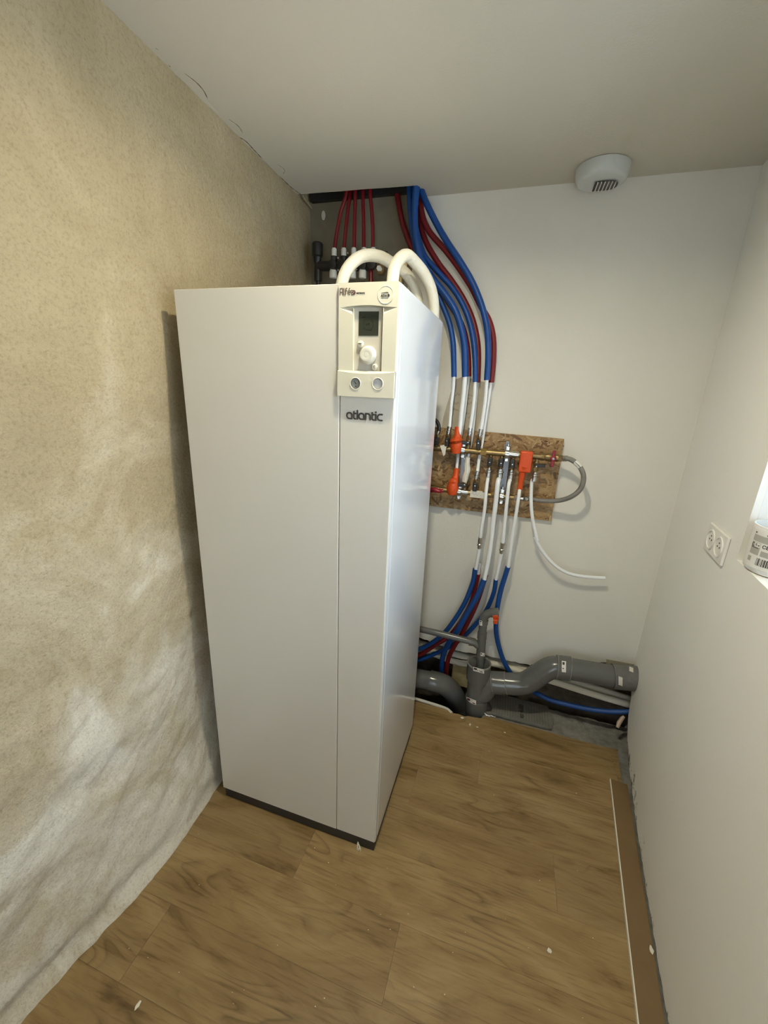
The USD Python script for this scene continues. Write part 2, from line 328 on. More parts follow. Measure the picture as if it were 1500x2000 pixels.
# left wall: uneven plaster over rubble
ys = np.linspace(YF, 1.12, 300); zs = np.linspace(-0.06, HC + 0.14, 215)
Yg, Zg = np.meshgrid(ys, zs, indexing='ij')
X0 = xl(Yg, Zg); q = np.stack([Yg, Zg, 0 * Yg], -1)
low = np.clip((1.35 - Zg) / 1.1, 0, 1) ** 0.8; edge = np.clip((HC - Zg) / .15, 0, 1)
dg = np.stack([(Yg + Zg) * .7, (Zg - Yg) * .7, 0 * Yg], -1)      # trowel strokes rise towards the back
X0 = X0 + (meshkit.fbm(q * [3.6, 5.2, 1], 4, 3) - .5) * (.003 + .026 * low) * edge + (meshkit.fbm(dg * [6.5, 12, 1], 4, 9) - .5) * (.003 + .019 * low) * edge
X0 = X0 + (meshkit.fbm(dg * [17, 32, 1], 3, 21) - .5) * (.002 + .0065 * low) * edge
X0 = X0 + (meshkit.fbm(q * [38, 38, 1], 2, 5) - .5) * .0022
X0 = X0 - 0.014 * np.exp(-((Zg - .05) / .028) ** 2) * np.clip((-Yg - .1) / .2, 0, 1) + 0.010 * np.clip((.03 - Zg) / .03, 0, 1)
X0 = np.minimum(X0, -0.004)
V = np.stack([X0, Yg, Zg], -1).reshape(-1, 3); n2 = len(zs)
ii, jj = np.meshgrid(np.arange(len(ys) - 1), np.arange(n2 - 1), indexing='ij'); a = (ii * n2 + jj).ravel()
F = np.vstack([np.c_[a, a + n2, a + n2 + 1], np.c_[a, a + n2 + 1, a + 1]])
wl = trimesh.Trimesh(V, F, process=False)
if wl.face_normals[:, 0].mean() < 0: wl.invert()
t = Thing('wall_left', kind='structure')
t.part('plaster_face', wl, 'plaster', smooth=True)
t.part('wall_core', bx((-.45, YF - .1, -.3), (-.25, 1.3, 2.7)), 'masonry')
t.done()

# back wall: plasterboard that stops above the pipe recess
bot = [(-.2, .27), (.2, .262), (.5, .268), (.583, .262), (.70, .243), (.781, .232), (.86, .236), (.942, .241), (1.06, .238), (1.179, .242), (1.30, .26), (1.42, .30), (1.50, .345), (1.58, .352), (1.60, .372), (1.76, .375)]
bj = []
for i in range(len(bot) - 1):
    for k in range(6):
        f = k / 6; bj.append((bot[i][0] * (1 - f) + bot[i + 1][0] * f, bot[i][1] * (1 - f) + bot[i + 1][1] * f + rng.uniform(-.003, .003)))
poly = Polygon(bj + [(1.76, .37), (1.76, HC + .01), (.47, HC + .01), (.47, HC + .13), (-.2, HC + .13)])
t = Thing('wall_back', kind='structure')
t.part('board', ext_y(poly, YB, YB + .0125), 'wall_paint')
t.part('old_masonry', bx((-.3, 1.06, -.35), (1.9, 1.2, 2.7)), 'masonry', smooth=False)
# bare board behind the unit, shade painted in; bare slot above the drain
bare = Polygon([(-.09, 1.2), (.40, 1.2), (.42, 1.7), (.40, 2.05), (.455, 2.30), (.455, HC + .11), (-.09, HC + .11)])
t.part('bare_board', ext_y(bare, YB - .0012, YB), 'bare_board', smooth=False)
pt = [at(*p, YB) for p in [(888, 742), (905, 735), (960, 750), (945, 800), (930, 850), (861, 842), (866, 815), (876, 780)]]
t.part('bare_board', ext_y(Polygon([(p[0], p[2]) for p in pt]), YB - .0010, YB), 'bare_patch', smooth=False, label='unpainted patch with pencil notes')
sl = [at(*p, YB) for p in [(1184, 1287), (1236, 1297), (1232, 1302), (1215, 1301), (1184, 1296)]]
t.part('slot_edge', ext_y(Polygon([(p[0], p[2]) for p in sl]), YB - .002, YB), 'bare_patch', smooth=False)
marks = []
for (u0, v0, txt) in [(889, 770, 0), (886, 788, 1), (886, 800, 2), (910, 779, 3), (912, 788, 1), (914, 772, 2), (908, 808, 3), (914, 814, 0)]:
    pts = []
    for k in range(7):
        pts.append(at(u0 + k * 1.5, v0 + 3.2 * math.sin(k * (1.7 + .3 * txt) + txt) * (0.5 + .5 * (k % 2)), YB - .0014))
    marks.append(tube(pts, .0007, 5, step=.004))
t.part('pencil_note', cat(*marks), 'pencil')
spot = [at(632 + 4.2 * math.cos(k) * .9, 421 + 9.5 * math.sin(k), YB) for k in np.linspace(0, 6.28, 18)[:-1]]
t.part('filler_spot', ext_y(Polygon([(p[0], p[2]) for p in spot]), YB - .002, YB - .0012), 'plaster_white', smooth=False)
t.done()

# right wall with the window opening; its lower edge is ragged and stops short of the floor
ang = math.atan(K); dvec = np.array([math.sin(ang), math.cos(ang)]); nvec = np.array([math.cos(ang), -math.sin(ang)])
O = np.array([xr(0), 0.0])
def wr_map(m):                         # (s, z, t): s along the wall, t outward
    v = m.vertices.copy(); p = O + v[:, :1] * dvec + v[:, 2:3] * nvec
    m.vertices = np.c_[p, v[:, 1]]; m.invert() if m.volume < 0 else None; return m
def s_of(y): return y / math.cos(ang)
W0, W1, WZ0, WZ1, WT = s_of(-1.2), s_of(.286), 1.197, 2.14, 0.30
be = [(YF, .012), (-.2, .012), (0, .014), (.25, .018), (.45, .03), (.6, .045), (.7, .06), (.80, .11), (.83, .135), (.86, .17), (.885, .24), (.93, .30), (.96, .33), (1.1, .34)]
bb = []
for i in range(len(be) - 1):
    n = max(2, int((be[i + 1][0] - be[i][0]) / .018))
    for k in range(n):
        f = k / n; z = be[i][1] * (1 - f) + be[i + 1][1] * f
        bb.append((s_of(be[i][0] * (1 - f) + be[i + 1][0] * f), z + rng.uniform(-.5, .6) * min(.012, z * .5)))
wp = Polygon(bb + [(s_of(1.1), .34), (s_of(1.1), HC + .05), (s_of(YF), HC + .05)]).buffer(0)
hole = sbox(W0, WZ0, W1, WZ1)
t = Thing('wall_right', kind='structure')
m = ext(wp.difference(hole), .016); t.part('board', wr_map(m), 'wall_right_paint', smooth=False)
core = sbox(s_of(YF), -.3, s_of(1.2), HC + .2).difference(hole.buffer(.012, join_style=2)).difference(sbox(s_of(.76), -.2, s_of(1.15), .44))
m = ext(core, WT - .06); m.apply_translation([0, 0, .03]); t.part('wall_core', wr_map(m), 'masonry', smooth=False)
m = ext(sbox(s_of(YF), -.3, s_of(1.2), HC + .2).difference(hole.buffer(.012, join_style=2)), .03); m.apply_translation([0, 0, WT - .03]); t.part('outer_face', wr_map(m), 'masonry', smooth=False)
t.done()
# window reveal boards, sill, frame and panes
t = Thing('window_1', kind='structure')
def wbox(s0, s1, z0, z1, t0, t1, r=0):
    return wr_map(bx((s0, z0, t0), (s1, z1, t1), r))
t.part('reveal_board', wbox(W1, W1 + .012, WZ0, WZ1, .0162, WT), 'reveal_paint', smooth=False)
t.part('reveal_board', wbox(W0 - .012, W0, WZ0, WZ1, .0162, WT), 'reveal_paint', smooth=False)
t.part('reveal_board', wbox(W0 - .012, W1 + .012, WZ1, WZ1 + .012, .0162, WT), 'reveal_paint', smooth=False)
t.part('sill', wbox(W0 - .012, W1 + .012, WZ0 - .012, WZ0, .0162, WT), 'reveal_paint', smooth=False)
fr = sbox(W0, WZ0, W1, WZ1).difference(sbox(W0 + .06, WZ0 + .06, (W0 + W1) / 2 - .045, WZ1 - .06)).difference(sbox((W0 + W1) / 2 + .045, WZ0 + .06, W1 - .06, WZ1 - .06))
m = ext(fr, .06); m.apply_translation([0, 0, WT - .09]); t.part('window_frame', wr_map(m), 'frame_white', smooth=False)
for s0, s1 in ((W0 + .06, (W0 + W1) / 2 - .045), ((W0 + W1) / 2 + .045, W1 - .06)):
    t.part('pane', wbox(s0, s1, WZ0 + .06, WZ1 - .06, WT - .062, WT - .056), 'pane', smooth=False)
t.done()

# front wall behind the camera
DR = (.62, 1.28, 2.06)                                # added unseen door, its narrow glazed strip sized to let in fill daylight
GZ = (.90, 1.16, .12, 1.96)
t = Thing('wall_front', kind='structure'); t.part('board', ext_y(sbox(-.4, -.1, 1.7, HC + .1).difference(sbox(DR[0], -.02, DR[1], DR[2])), YF - .1, YF), 'front_paint', smooth=False); t.done()
t = Thing('door_1', kind='structure')
t.part('door_lining', cat(bx((DR[0], YF - .12, 0), (DR[0] + .025, YF + .01, DR[2])), bx((DR[1] - .025, YF - .12, 0), (DR[1], YF + .01, DR[2])), bx((DR[0], YF - .12, DR[2] - .025), (DR[1], YF + .01, DR[2]))), 'frame_white', smooth=False)
t.part('door_leaf', ext_y(sbox(DR[0] + .027, .006, DR[1] - .027, DR[2] - .027).difference(sbox(GZ[0], GZ[2], GZ[1], GZ[3])), YF - .06, YF - .02), 'frame_white', smooth=False)
t.part('pane', bx((GZ[0], YF - .043, GZ[2]), (GZ[1], YF - .037, GZ[3])), 'pane', smooth=False)
t.done()

# ceiling: plasterboard with the cut-out where the pipes come down
cut = Polygon([(-.30, .847), (-.053, .850), (.02, .853), (.12, .860), (.22, .862), (.33, .871), (.447, .876), (.452, .93), (.462, 1.02), (.462, 1.2), (-.30, 1.2)])
cp = sbox(-.4, YF - .1, 1.9, 1.06).difference(cut).difference(Point(LAMP_POS[0], LAMP_POS[1]).buffer(.047, 24))
t = Thing('ceiling', kind='structure')
t.part('board', ext_z(cp, HC, HC + .0125), 'ceiling_paint', smooth=False)
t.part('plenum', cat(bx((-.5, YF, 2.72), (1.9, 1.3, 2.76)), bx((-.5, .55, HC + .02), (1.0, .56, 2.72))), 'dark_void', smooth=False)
t.part('metal_rail', cat(bx((-.07, YB - .026, HC + .012), (.445, YB - .002, HC + .016)), bx((-.07, YB - .028, HC + .012), (.445, YB - .026, HC + .05))), 'rail_dark', smooth=False)
# cracked joint along the left wall
for pts, r in [([(304, 94), (309, 98)], .0022), ([(330, 128), (337, 135)], .004), ([(360, 143), (382, 160), (398, 178), (406, 193)], .0011), ([(386, 162), (397, 176), (405, 192)], .0012),
               ([(447, 233), (466, 247), (474, 260)], .0011), ([(467, 268), (480, 276), (497, 294), (513, 311)], .0026), ([(513, 311), (543, 343)], .0015), ([(545, 343), (570, 367), (588, 380)], .0020), ([(541, 320), (556, 332), (553, 340)], .0009)]:
    P = [atz(u, v, HC - .0002) for u, v in pts]
    PP = spline(P, .008); rr = [r * (.35 + 1.1 * rng.random()) * (0.3 if k in (0, len(PP) - 1) else 1) for k in range(len(PP))]
    m = tube(PP, rr, 6); m.vertices[:, 2] = HC + (m.vertices[:, 2] - HC) * .25
    t.part('crack', m, 'crack')
for pts, r in [([(330, 131), (345, 146), (372, 170), (400, 197), (425, 222)], .009), ([(467, 270), (490, 292), (512, 313)], .006)]:
    P = spline([atz(u, v, HC) for u, v in pts], .01); m = tube(P, [r * (.5 + rng.random()) for _ in P], 8); m.vertices[:, 2] = HC + (m.vertices[:, 2] - HC) * .12
    t.part('filler_ridge', m, 'ceiling_paint')
# ragged plaster where the cut-out meets the left wall
m = tube([(-.056, .855, HC + .001), (-.061, .88, HC - .005), (-.066, .92, HC - .004), (-.070, .965, HC - .010)], [.003, .006, .005, .003], 8)
t.part('plaster_edge', m, 'plaster')
t.done()

# ---------------------------------------------------------------- floor planks
PW, PL = .19, 1.22
fe = [(-.2, .80)] + [(x, .785 + rng.uniform(-.003, .003)) for x in np.arange(.45, .80, .04)] + [(.805, .775), (.82, .768), (.85, .772), (.88, .766), (.90, .776), (.925, .778), (.96, .783), (.985, .803)] + [(x, .808 + rng.uniform(-.003, .003)) for x in np.arange(1.02, 1.60, .045)] + [(1.606, .812)]
fpoly = Polygon(fe + [(xr(.81) - .022, .81), (xr(.3) - .022, .3), (xr(-.3) - .02, -.3), (xr(YF) - .02, YF), (-.2, YF)]).buffer(0)
leftedge = [(xl(y, .0) - .012, y) for y in np.linspace(YF, .9, 40)]
fpoly = fpoly.intersection(Polygon(leftedge + [(3, .9), (3, YF)]))
t = Thing('floor', kind='structure')
first = {-.355: .79, -.165: .41, .025: 1.27, -.545: .08, .215: .72, .405: .98, .595: .35, -.735: 1.12, -.925: .55}
y0 = -.355 - PW * 11
while y0 < .82:
    key = next((k for k in first if abs(k - y0) < .01), None); j = first[key] if key is not None else rng.uniform(0, 1.2)
    x0 = j - PL * math.ceil((j + .3) / PL)
    while x0 < 1.8:
        pl = sbox(x0, y0, x0 + PL, y0 + PW).buffer(-.00025, join_style=2).intersection(fpoly)
        if pl.area > 1e-5:
            for g in getattr(pl, 'geoms', [pl]):
                if g.area > 1e-5: t.part('plank', ext_z(g.simplify(.0005), -.008, rng.uniform(-.0004, 0)), 'oak', smooth=False)
        x0 += PL
    y0 += PW
t.part('underlay', ext_z(fpoly.buffer(-.004), -.022, -.009), 'dark_void', smooth=False)
t.part('subfloor', cat(bx((-.3, YF, -.06), (1.9, .77, -.024)), bx((.985, .77, -.35), (1.9, .80, -.024))), 'screed', smooth=False)
# concrete ledge behind the planks, lumpy, and the pit under the drains
gx, gy = np.meshgrid(np.linspace(.957, 1.70, 90), np.linspace(.79, 1.07, 36), indexing='ij')
qq = np.stack([gx, gy, 0 * gx], -1)
gz = -.018 + (meshkit.fbm(qq * 34, 4, 2) - .5) * .014 * np.clip((gx - 1.15) / .3, .25, 1) - .05 * np.clip((gy - 1.0) / .03, 0, 1)
gz = np.where(gx < .965, -.3, gz)
V = np.stack([gx, gy, gz], -1).reshape(-1, 3); n2 = gx.shape[1]; ii, jj = np.meshgrid(np.arange(gx.shape[0] - 1), np.arange(n2 - 1), indexing='ij'); a = (ii * n2 + jj).ravel()
lg = trimesh.Trimesh(V, np.vstack([np.c_[a, a + n2, a + n2 + 1], np.c_[a, a + n2 + 1, a + 1]]), process=False)
if lg.face_normals[:, 2].mean() < 0: lg.invert()
t.part('concrete_ledge', lg, 'screed', smooth=True)
t.part('pit', cat(bx((-.3, .77, -.40), (1.0, 1.1, -.34)), bx((-.3, .74, -.36), (.985, .768, -.024)), bx((.957, .80, -.36), (.975, 1.07, -.03))), 'dark_void', smooth=False)
rim = [(.50, .802), (.56, .800), (.62, .800), (.70, .795), (.76, .790), (.79, .783), (.805, .772), (.815, .765)]
t.part('plaster_rim', tube(spline([(x, y + .004, -.004) for x, y in rim], .01), .0085, 8), 'plaster_white')
t.done()
# printed insulation board lying on the ledge
ib = Polygon([(.962, .846), (1.0, .838), (1.10, .836), (1.19, .835), (1.31, .838), (1.325, .905), (1.30, 1.0), (1.10, 1.003), (.962, 1.003)])
t = Thing('insulation_board', 'thin grey printed insulation board on the concrete ledge behind the drain tee', 'insulation')
ib = ib.difference(Point(.933, .866).buffer(.08))
t.part('board', ext_z(ib, -.012, -.002), 'insulation_grey', smooth=False)
lines = [bx((x, .848, -.002), (x + .0014, .998, -.0015)) for x in np.arange(.985, 1.30, .0135)]
t.part('printed_line', cat(*lines), 'print_brown', smooth=False, kind='stuff')
tm = meshkit.text_mesh('ep 4.00', .020, .0006, bold=True); tm.apply_transform(trimesh.transformations.rotation_matrix(math.pi / 2, [0, 0, 1])); tm.apply_translation([1.172, .858, -.0018])
t.part('lettering', tm, 'print_dark', smooth=False)
t.done()

# ================================================================ HEAT PUMP INDOOR UNIT
BW, BD, BH, BZ = .648, .5725, 1.85, .0474
def af(u, v, y=-.006): p = at(u, v, y); return (p[0], p[2])
hp = Thing('heat_pump', 'tall white cabinet with control panel, standing on the plank floor by the plaster wall', 'heat pump')
hp.part('body', cat(bx((0.004, .026, BZ), (BW, BD, BH), .004)), 'side_gloss', smooth=30)
hp.part('top_lid', bx((.006, .03, BH - .004), (BW - .004, BD - .01, BH + .0012)), 'side_gloss')
d = hp.part('front_door', bx((0, 0, BZ), (.4960, .023, BH), .002), 'front_satin')
c = hp.part('front_column', bx((.4972, .0008, BZ), (.6455, .023, 1.592), .003), 'front_satin')
hp.part('edge_strip', bx((.6405, .004, BZ + .001), (BW, .0225, BH - .001), .002), 'side_gloss')
hp.part('plinth', bx((.006, .006, 0), (BW - .006, BD - .01, BZ + .002)), 'plinth_dark', smooth=False)
# control panel: a frame around a sunken channel, eyebrow above, rounded lip below
x0, x1, z0, z1 = .4955, .6445, 1.5905, BH
chan = Polygon([af(690, 601), af(748.5, 600), af(744.5, 727), af(689, 727)])
eye = Polygon([af(663, 601.5)] + [af(u, v) for u, v in [(675, 599.3), (690, 597.2), (705, 596.2), (720, 595.8), (735, 596.6), (755, 598.6), (776, 600)]] + [af(749, 613.5), af(749, 600.5), af(690, 601.5), af(689.7, 614)])
lip_u = [(x0, af(700, 724.2)[1]), (x1, af(700, 724.2)[1])]
zl = af(700, 724.2)[1]
fp = Polygon([(x0, z0), (x1, z0), (x1, z1), (x0, z1)])
frame_poly = fp.difference(unary_union([chan, eye.buffer(0)])).difference(sbox(x0 - .01, 0, x1 + .01, zl))
pa = hp.part('control_panel', cat(ext_y(frame_poly, -.006, .012), ext_y(Polygon([(x0, zl - .01), (x1, zl - .01), (x1, z1), (x0, z1)]), .008, .02)), 'panel_plastic', smooth=False)
# eyebrow wings: surfaces that slope back under the brow
for tip, A, B in (((663, 601.5), (690, 597.2), (689.7, 614)), ((776, 600), (748.5, 598), (749, 613.5))):
    p = [np.array([*af(*tip)]), np.array([*af(*A)]), np.array([*af(*B)])]
    vv = np.array([[p[0][0], -.006, p[0][1]], [p[1][0], .006, p[1][1]], [p[2][0], -.0058, p[2][1]], [p[0][0], .007, p[0][1]], [p[1][0], .0075, p[1][1]], [p[2][0], .007, p[2][1]]])
    hp.part('brow', trimesh.Trimesh(vv).convex_hull, 'panel_plastic', pa, smooth=False)
cz0, cz1 = af(700, 727, .004)[1], af(700, 600, .004)[1]
hp.part('display_unit', ext_y(Polygon([af(691, 601, .003), af(747, 600.5, .003), af(743.5, 727, .003), af(690, 727, .003)]), .003, .01), 'panel_recess', pa, smooth=False)
hp.part('screen', ext_y(Polygon([af(701.2, 608.2, .0025), af(740, 608.2, .0025), af(738.7, 655.8, .0025), af(700.4, 655.8, .0025)]), .0022, .006), 'lcd', pa, smooth=False)
def txt(s, h, pos, y, bold=False, w=None):
    m = meshkit.text_mesh(s, h, .0008, bold); v = m.vertices.copy(); sx = (w / (v[:, 0].max() - v[:, 0].min())) if w else 1.0
    m.vertices = np.c_[pos[0] + (v[:, 0] - v[:, 0].min()) * sx, y - v[:, 2], pos[1] + v[:, 1]]; return m
def ring(pos, r0, r1, y0, y1, a0=0, a1=2 * math.pi):
    P = Point(0, 0).buffer(r1, 24).difference(Point(0, 0).buffer(r0, 24))
    if a1 - a0 < 6.2: P = P.intersection(Polygon([(0, 0)] + [(2 * r1 * math.cos(k), 2 * r1 * math.sin(k)) for k in np.linspace(a0, a1, 20)]))
    return ext_y(affinity.translate(P, *pos), y0, y1)
sc = af(719.5, 633.5, .0022)
mk = [ring(sc, .0122, .0130, .0018, .0024), txt('40°', .0042, (sc[0] - .006, sc[1] - .001), .0022, True), txt('18:01', .0026, (sc[0] - .018, sc[1] + .014), .0022),
      ext_y(affinity.translate(Point(0, 0).buffer(.0016), sc[0] - .0015, sc[1] + .0165), .0018, .0024), bx((sc[0] + .006, .0018, sc[1] - .013), (sc[0] + .0085, .0024, sc[1] - .010))]
hp.part('screen_mark', cat(*mk), 'lcd_mark', pa, smooth=False)
kc = at(718.5, 693.5, 0); k = lambda u, v: at(u, v, .001)
hp.part('dial', lathe((kc[0], .004, kc[2]), (0, -1, 0), [(0, .0), (0, .0215), (.004, .0215), (.006, .0195), (.0135, .0180), (.0160, .0165), (.0168, .0140), (.0164, .0080), (.0160, .0072), (.0163, .0062), (.0163, 0)], 40), 'knob_white', pa, smooth=28)
for nm, u, v, r in (('menu_button', 704, 672, .0082), ('escape_button', 731.6, 717, .0078)):
    p = k(u, v); hp.part(nm, lathe((p[0], .004, p[2]), (0, -1, 0), [(0, 0), (0, r), (.002, r), (.0045, r * .88), (.0055, r * .6), (.0058, 0)], 28), 'knob_white', pa, smooth=40)
p = k(704, 671.5); hp.part('lettering', txt('MENU', .0024, (p[0] - .0045, p[2] - .001), -.0018, True, .009), 'print_brown', pa, smooth=False)
p = k(731.6, 716.3); hp.part('lettering', cat(ring((p[0], p[2]), .0028, .0034, -.0022, -.0016, .6, 5.6), txt('R', .0024, (p[0] - .0009, p[2] - .0012), -.0014)), 'print_brown', pa, smooth=False)
# lower lip and gauge section
N = 24; xs = np.linspace(x0, x1, N); zz = zl - .0015 - .0052 * np.sin(np.linspace(0, math.pi, N)) ** 0.9
lower = Polygon([(x0, z0)] + [(x1, z0)] + [(xs[i], zz[i]) for i in range(N - 1, -1, -1)])
gc = at(694, 749, -.011); cc = at(737.5, 749.8, -.011)
lower = lower.difference(Point(gc[0], gc[2]).buffer(.0128, 24)).difference(Point(cc[0], cc[2]).buffer(.0132, 24))
bev = []
for i in range(N - 1):
    bev.append(trimesh.Trimesh([[xs[i], -.006, zl], [xs[i + 1], -.006, zl], [xs[i + 1], -.011, zz[i + 1]], [xs[i], -.011, zz[i]]], [[0, 2, 1], [0, 3, 2]], process=False))
hp.part('gauge_cover', cat(ext_y(lower, -.011, .008), cat(*bev), bx((x0, .002, z0), (x1, .012, zl))), 'panel_plastic', pa, smooth=False)
for cpos in (gc, cc):
    hp.part('bezel', lathe((cpos[0], -.0112, cpos[2]), (0, 1, 0), [(-.0008, .0130), (-.0012, .0141), (-.0004, .0150), (.0006, .0150), (.0006, .0130), (.006, .0124)], 36), 'knob_white', pa)
g = hp.part('pressure_gauge', lathe((gc[0], -.0065, gc[2]), (0, -1, 0), [(0, 0), (0, .0128), (.002, .0128), (.002, .0112), (.001, .0110), (.001, 0)], 36), 'gauge_face', pa)
ndl = cat(tube([(gc[0] - .0045, -.0080, gc[2] + .0062), (gc[0] + .0006, -.0080, gc[2] - .001), (gc[0] + .0012, -.0080, gc[2] - .002)], [.0004, .0013, .0016], 8), ring((gc[0], gc[2]), .0112, .0128, -.0088, -.0075), ring((gc[0], gc[2]), .0078, .0084, -.0078, -.0074, .3, 2.9), txt('bar', .0022, (gc[0] - .002, gc[2] - .0075), -.0074, True))
hp.part('needle', ndl, 'gauge_rim', pa, smooth=False)
hp.part('blank_cap', lathe((cc[0], -.0055, cc[2]), (0, -1, 0), [(0, 0), (0, .0126), (.002, .0124), (.0032, .0112), (.0036, 0)], 36), 'cap_grey', pa)
# lettering: thin rounded product name with dot, small capitals, round badge
lw = .0011
p = at(663.6, 576.0, -.006); H = .0150
def strokes(segs, org, s, lw): return unary_union([LineString([(org[0] + x * s, org[1] + y * s) for x, y in g]).buffer(lw, 6) for g in segs])
arc = lambda cx, cy, rx, ry, a, b, n=14: [(cx + rx * math.cos(math.radians(k)), cy + ry * math.sin(math.radians(k))) for k in np.linspace(a, b, n)]
al = [[(0, 0), (0, .85)] + arc(.15, .85, .15, .15, 180, 90) + [(.5, 1), (.5, 0)], [(0, .42), (.5, .42)],
      [(.72, 1), (.72, .12)] + arc(.84, .12, .12, .12, 180, 270), [(1.05, 0), (1.05, .85)] + arc(1.2, .85, .15, .15, 180, 90) + [(1.28, 1.0)], [(.93, .62), (1.28, .62)],
      [(1.45, .32), (1.95, .32)] + arc(1.7, .34, .25, .30, 0, 300), [(1.66, .82), (1.80, 1.0)],
      arc(2.12, .62, .10, 0, 180, 180, 1) + [(2.15, .64), (2.40, .64)] + arc(2.40, .50, .14, .14, 90, 0) + [(2.54, 0), (2.25, 0)] + arc(2.25, .17, .14, .17, 270, 90) + [(2.54, .34)]]
nm_poly = strokes(al, (p[0] + .001, p[2] - .0), H * .92, .00085)
hp.part('lettering', ext_y(nm_poly, -.0068, -.0060), 'print_brown', pa, smooth=False)
q1 = at(692.2, 571.2, -.006); hp.part('logo_dot', cat(ext_y(affinity.scale(Point(q1[0], q1[2]).buffer(.0036, 16), .85, 1.25), -.0070, -.0060)), 'print_purple', pa, smooth=False)
hp.part('logo_swirl', ring((q1[0], q1[2]), .0012, .0018, -.0074, -.0066, .8, 5.2), 'panel_plastic', pa, smooth=False)
q2 = at(696.3, 573.9, -.006); hp.part('lettering', txt('EXTENSA', .0030, (q2[0], q2[2]), -.0060, True, .0215), 'print_dark', pa, smooth=False)
bc = at(753, 576, -.006)
sk = hp.part('badge', lathe((bc[0], -.006, bc[2]), (0, -1, 0), [(0, .0195), (.0006, .0195), (.0010, .0186), (.0004, .0180), (.0004, 0)], 48), 'panel_plastic', pa)
q3 = at(743.9, 579.6, -.0065); bt = [txt('ADA', .0050, (q3[0], q3[2]), -.0064, True, .0150)]
dc = (q3[0] + .0185, q3[2] + .0025); bt += [ext_y(Point(*dc).buffer(.0029, 16), -.0072, -.0064), ext_y(Polygon([(q3[0] + .001, q3[2] + .0082), (q3[0] + .0160, q3[2] + .0098), (q3[0] + .0195, q3[2] + .0075), (q3[0] + .0155, q3[2] + .0080)]), -.0072, -.0064), bx((q3[0] + .001, -.0070, q3[2] - .0028), (q3[0] + .018, -.0064, q3[2] - .0024))]
hp.part('lettering', cat(*bt), 'print_dark', pa, smooth=False)
# maker's name on the column, rounded single-storey letters
oa = [arc(.5, .5, .5, .5, 90, 270) + [(1.0, 0), (1.0, .5)] + arc(.5, .5, .5, .5, 0, 90)]
L, X = [], 0.0
def add(segs, w):
    global X
    for g_ in segs: L.append([(x + X, y) for x, y in g_])
    X += w
A_ = [arc(.45, .5, .45, .5, 90, 270) + [(.95, 0), (.95, .55)] + arc(.50, .55, .45, .45, 0, 90)]
T_ = [[(.1, 1.22), (.1, .25)] + arc(.35, .25, .25, .25, 180, 270) + [(.45, 0)], [(.1, .92), (.45, .92)]]
add(A_, 1.24); add(T_, .72); add([[(.05, 1.45), (.05, 0)]], .34); add(A_, 1.24)
add([[(.05, 0), (.05, 1), (.45, 1)] + arc(.45, .55, .45, .45, 90, 0) + [(.90, 0)]], 1.17); add(T_, .72); add([[(.05, .95), (.05, 0)], [(.05, 1.32), (.05, 1.36)]], .38)
add([[(.85, 1), (.5, 1)] + arc(.5, .5, .5, .5, 90, 270) + [(.85, 0)]], .9)
q4 = at(677.5, 817.5, 0); q5 = at(746.5, 820, 0); s = (q5[0] - q4[0]) / (X - .02)
hp.part('lettering', ext_y(strokes(L, (q4[0], q4[2] + .0008), s, .0021), -.0008, 0.0), 'print_dark', c, smooth=False)
hp.done()

# ================================================================ WHITE FOAM HOSES FROM THE UNIT
def hose(pts, lab):
    single('insulated_hose', tube([np.array(p) for p in pts], .0205, 18), 'foam_white', lab, 'hose', 'white hoses arching on the heat pump')
Ph = [(668, 553, .44), (677, 528, .45), (695, 507.5, .48), (715, 499, .52), (742, 501.5, .57), (765, 514, .62), (788, 530, .66), (803, 548, .69), (812, 570, .71), (816, 586, .72)]
a = [at(*p) for p in Ph]; hose([a[0] + [-.008, 0, -.10]] + a + [a[-1] + [.01, .01, -.25]], 'white foam-wrapped hose making the wide low arch on top of the heat pump')
Ph = [(767, 549, .44), (771, 522, .46), (784, 503, .50), (795, 499, .53), (811, 513, .58), (829, 536, .63), (842, 565, .67), (847, 592, .69), (847.5, 615, .70)]
a = [at(*p) for p in Ph]; hose([a[0] + [-.01, 0, -.10]] + a + [a[-1] + [-.02, .01, -.30]], 'white foam-wrapped hose making the narrow arch at the right corner of the heat pump')

# ================================================================ BLACK HEATING MANIFOLD, UPPER LEFT
def c4(x, y, d=.88): return at(590 + x * .14, 360 + y * .14, d)
hm = Thing('heating_manifold', 'black plastic heating manifold with white caps on the back wall behind the unit', 'manifold')
b0 = hm.part('body', cat(tube([c4(235, 1145), c4(960, 1140)], .020, 18, smooth=False)), 'black_plastic')
hm.part('air_vent', cat(lathe(c4(215, 1090), (0, 0, 1), [(-.01, .013), (.0, .016), (.02, .018), (.025, .024), (.07, .025), (.078, .020), (.082, 0)], 20), lathe(c4(222, 1250), (0, 0, -1), [(-.05, .014), (0, .018), (.03, .018), (.032, .010), (.05, .009), (.05, 0)], 20)), 'black_plastic')
PX = [447, 580, 718, 858, 985]
for i, x in enumerate(PX):
    pt = c4(x, 1140); dx = pt[0]
    vt = hm.part('valve', cat(lathe((dx, .88, pt[2] + .015), (0, 0, 1), [(0, .014), (.012, .016), (.022, .016), (.024, .010), (.04, .010)], 18), lathe((dx + .004, .866, pt[2]), (0, -1, 0), [(0, .02), (.018, .019), (.02, .012), (.022, 0)], 18)), 'black_plastic')
    hm.part('collar', lathe((dx, .88, pt[2] + .038), (0, 0, 1), [(0, .0085), (0, .0115), (.026, .0115), (.032, .009), (.032, .0085)], 18), 'vent_slat', vt)
    if i in (0, 2, 3): hm.part('cap', lathe((dx - .001, .872, pt[2] - .022), (0, 0, -1), [(-.01, .011), (0, .0165), (.026, .0165), (.029, .014), (.029, 0)], 24), 'vent_slat', vt)
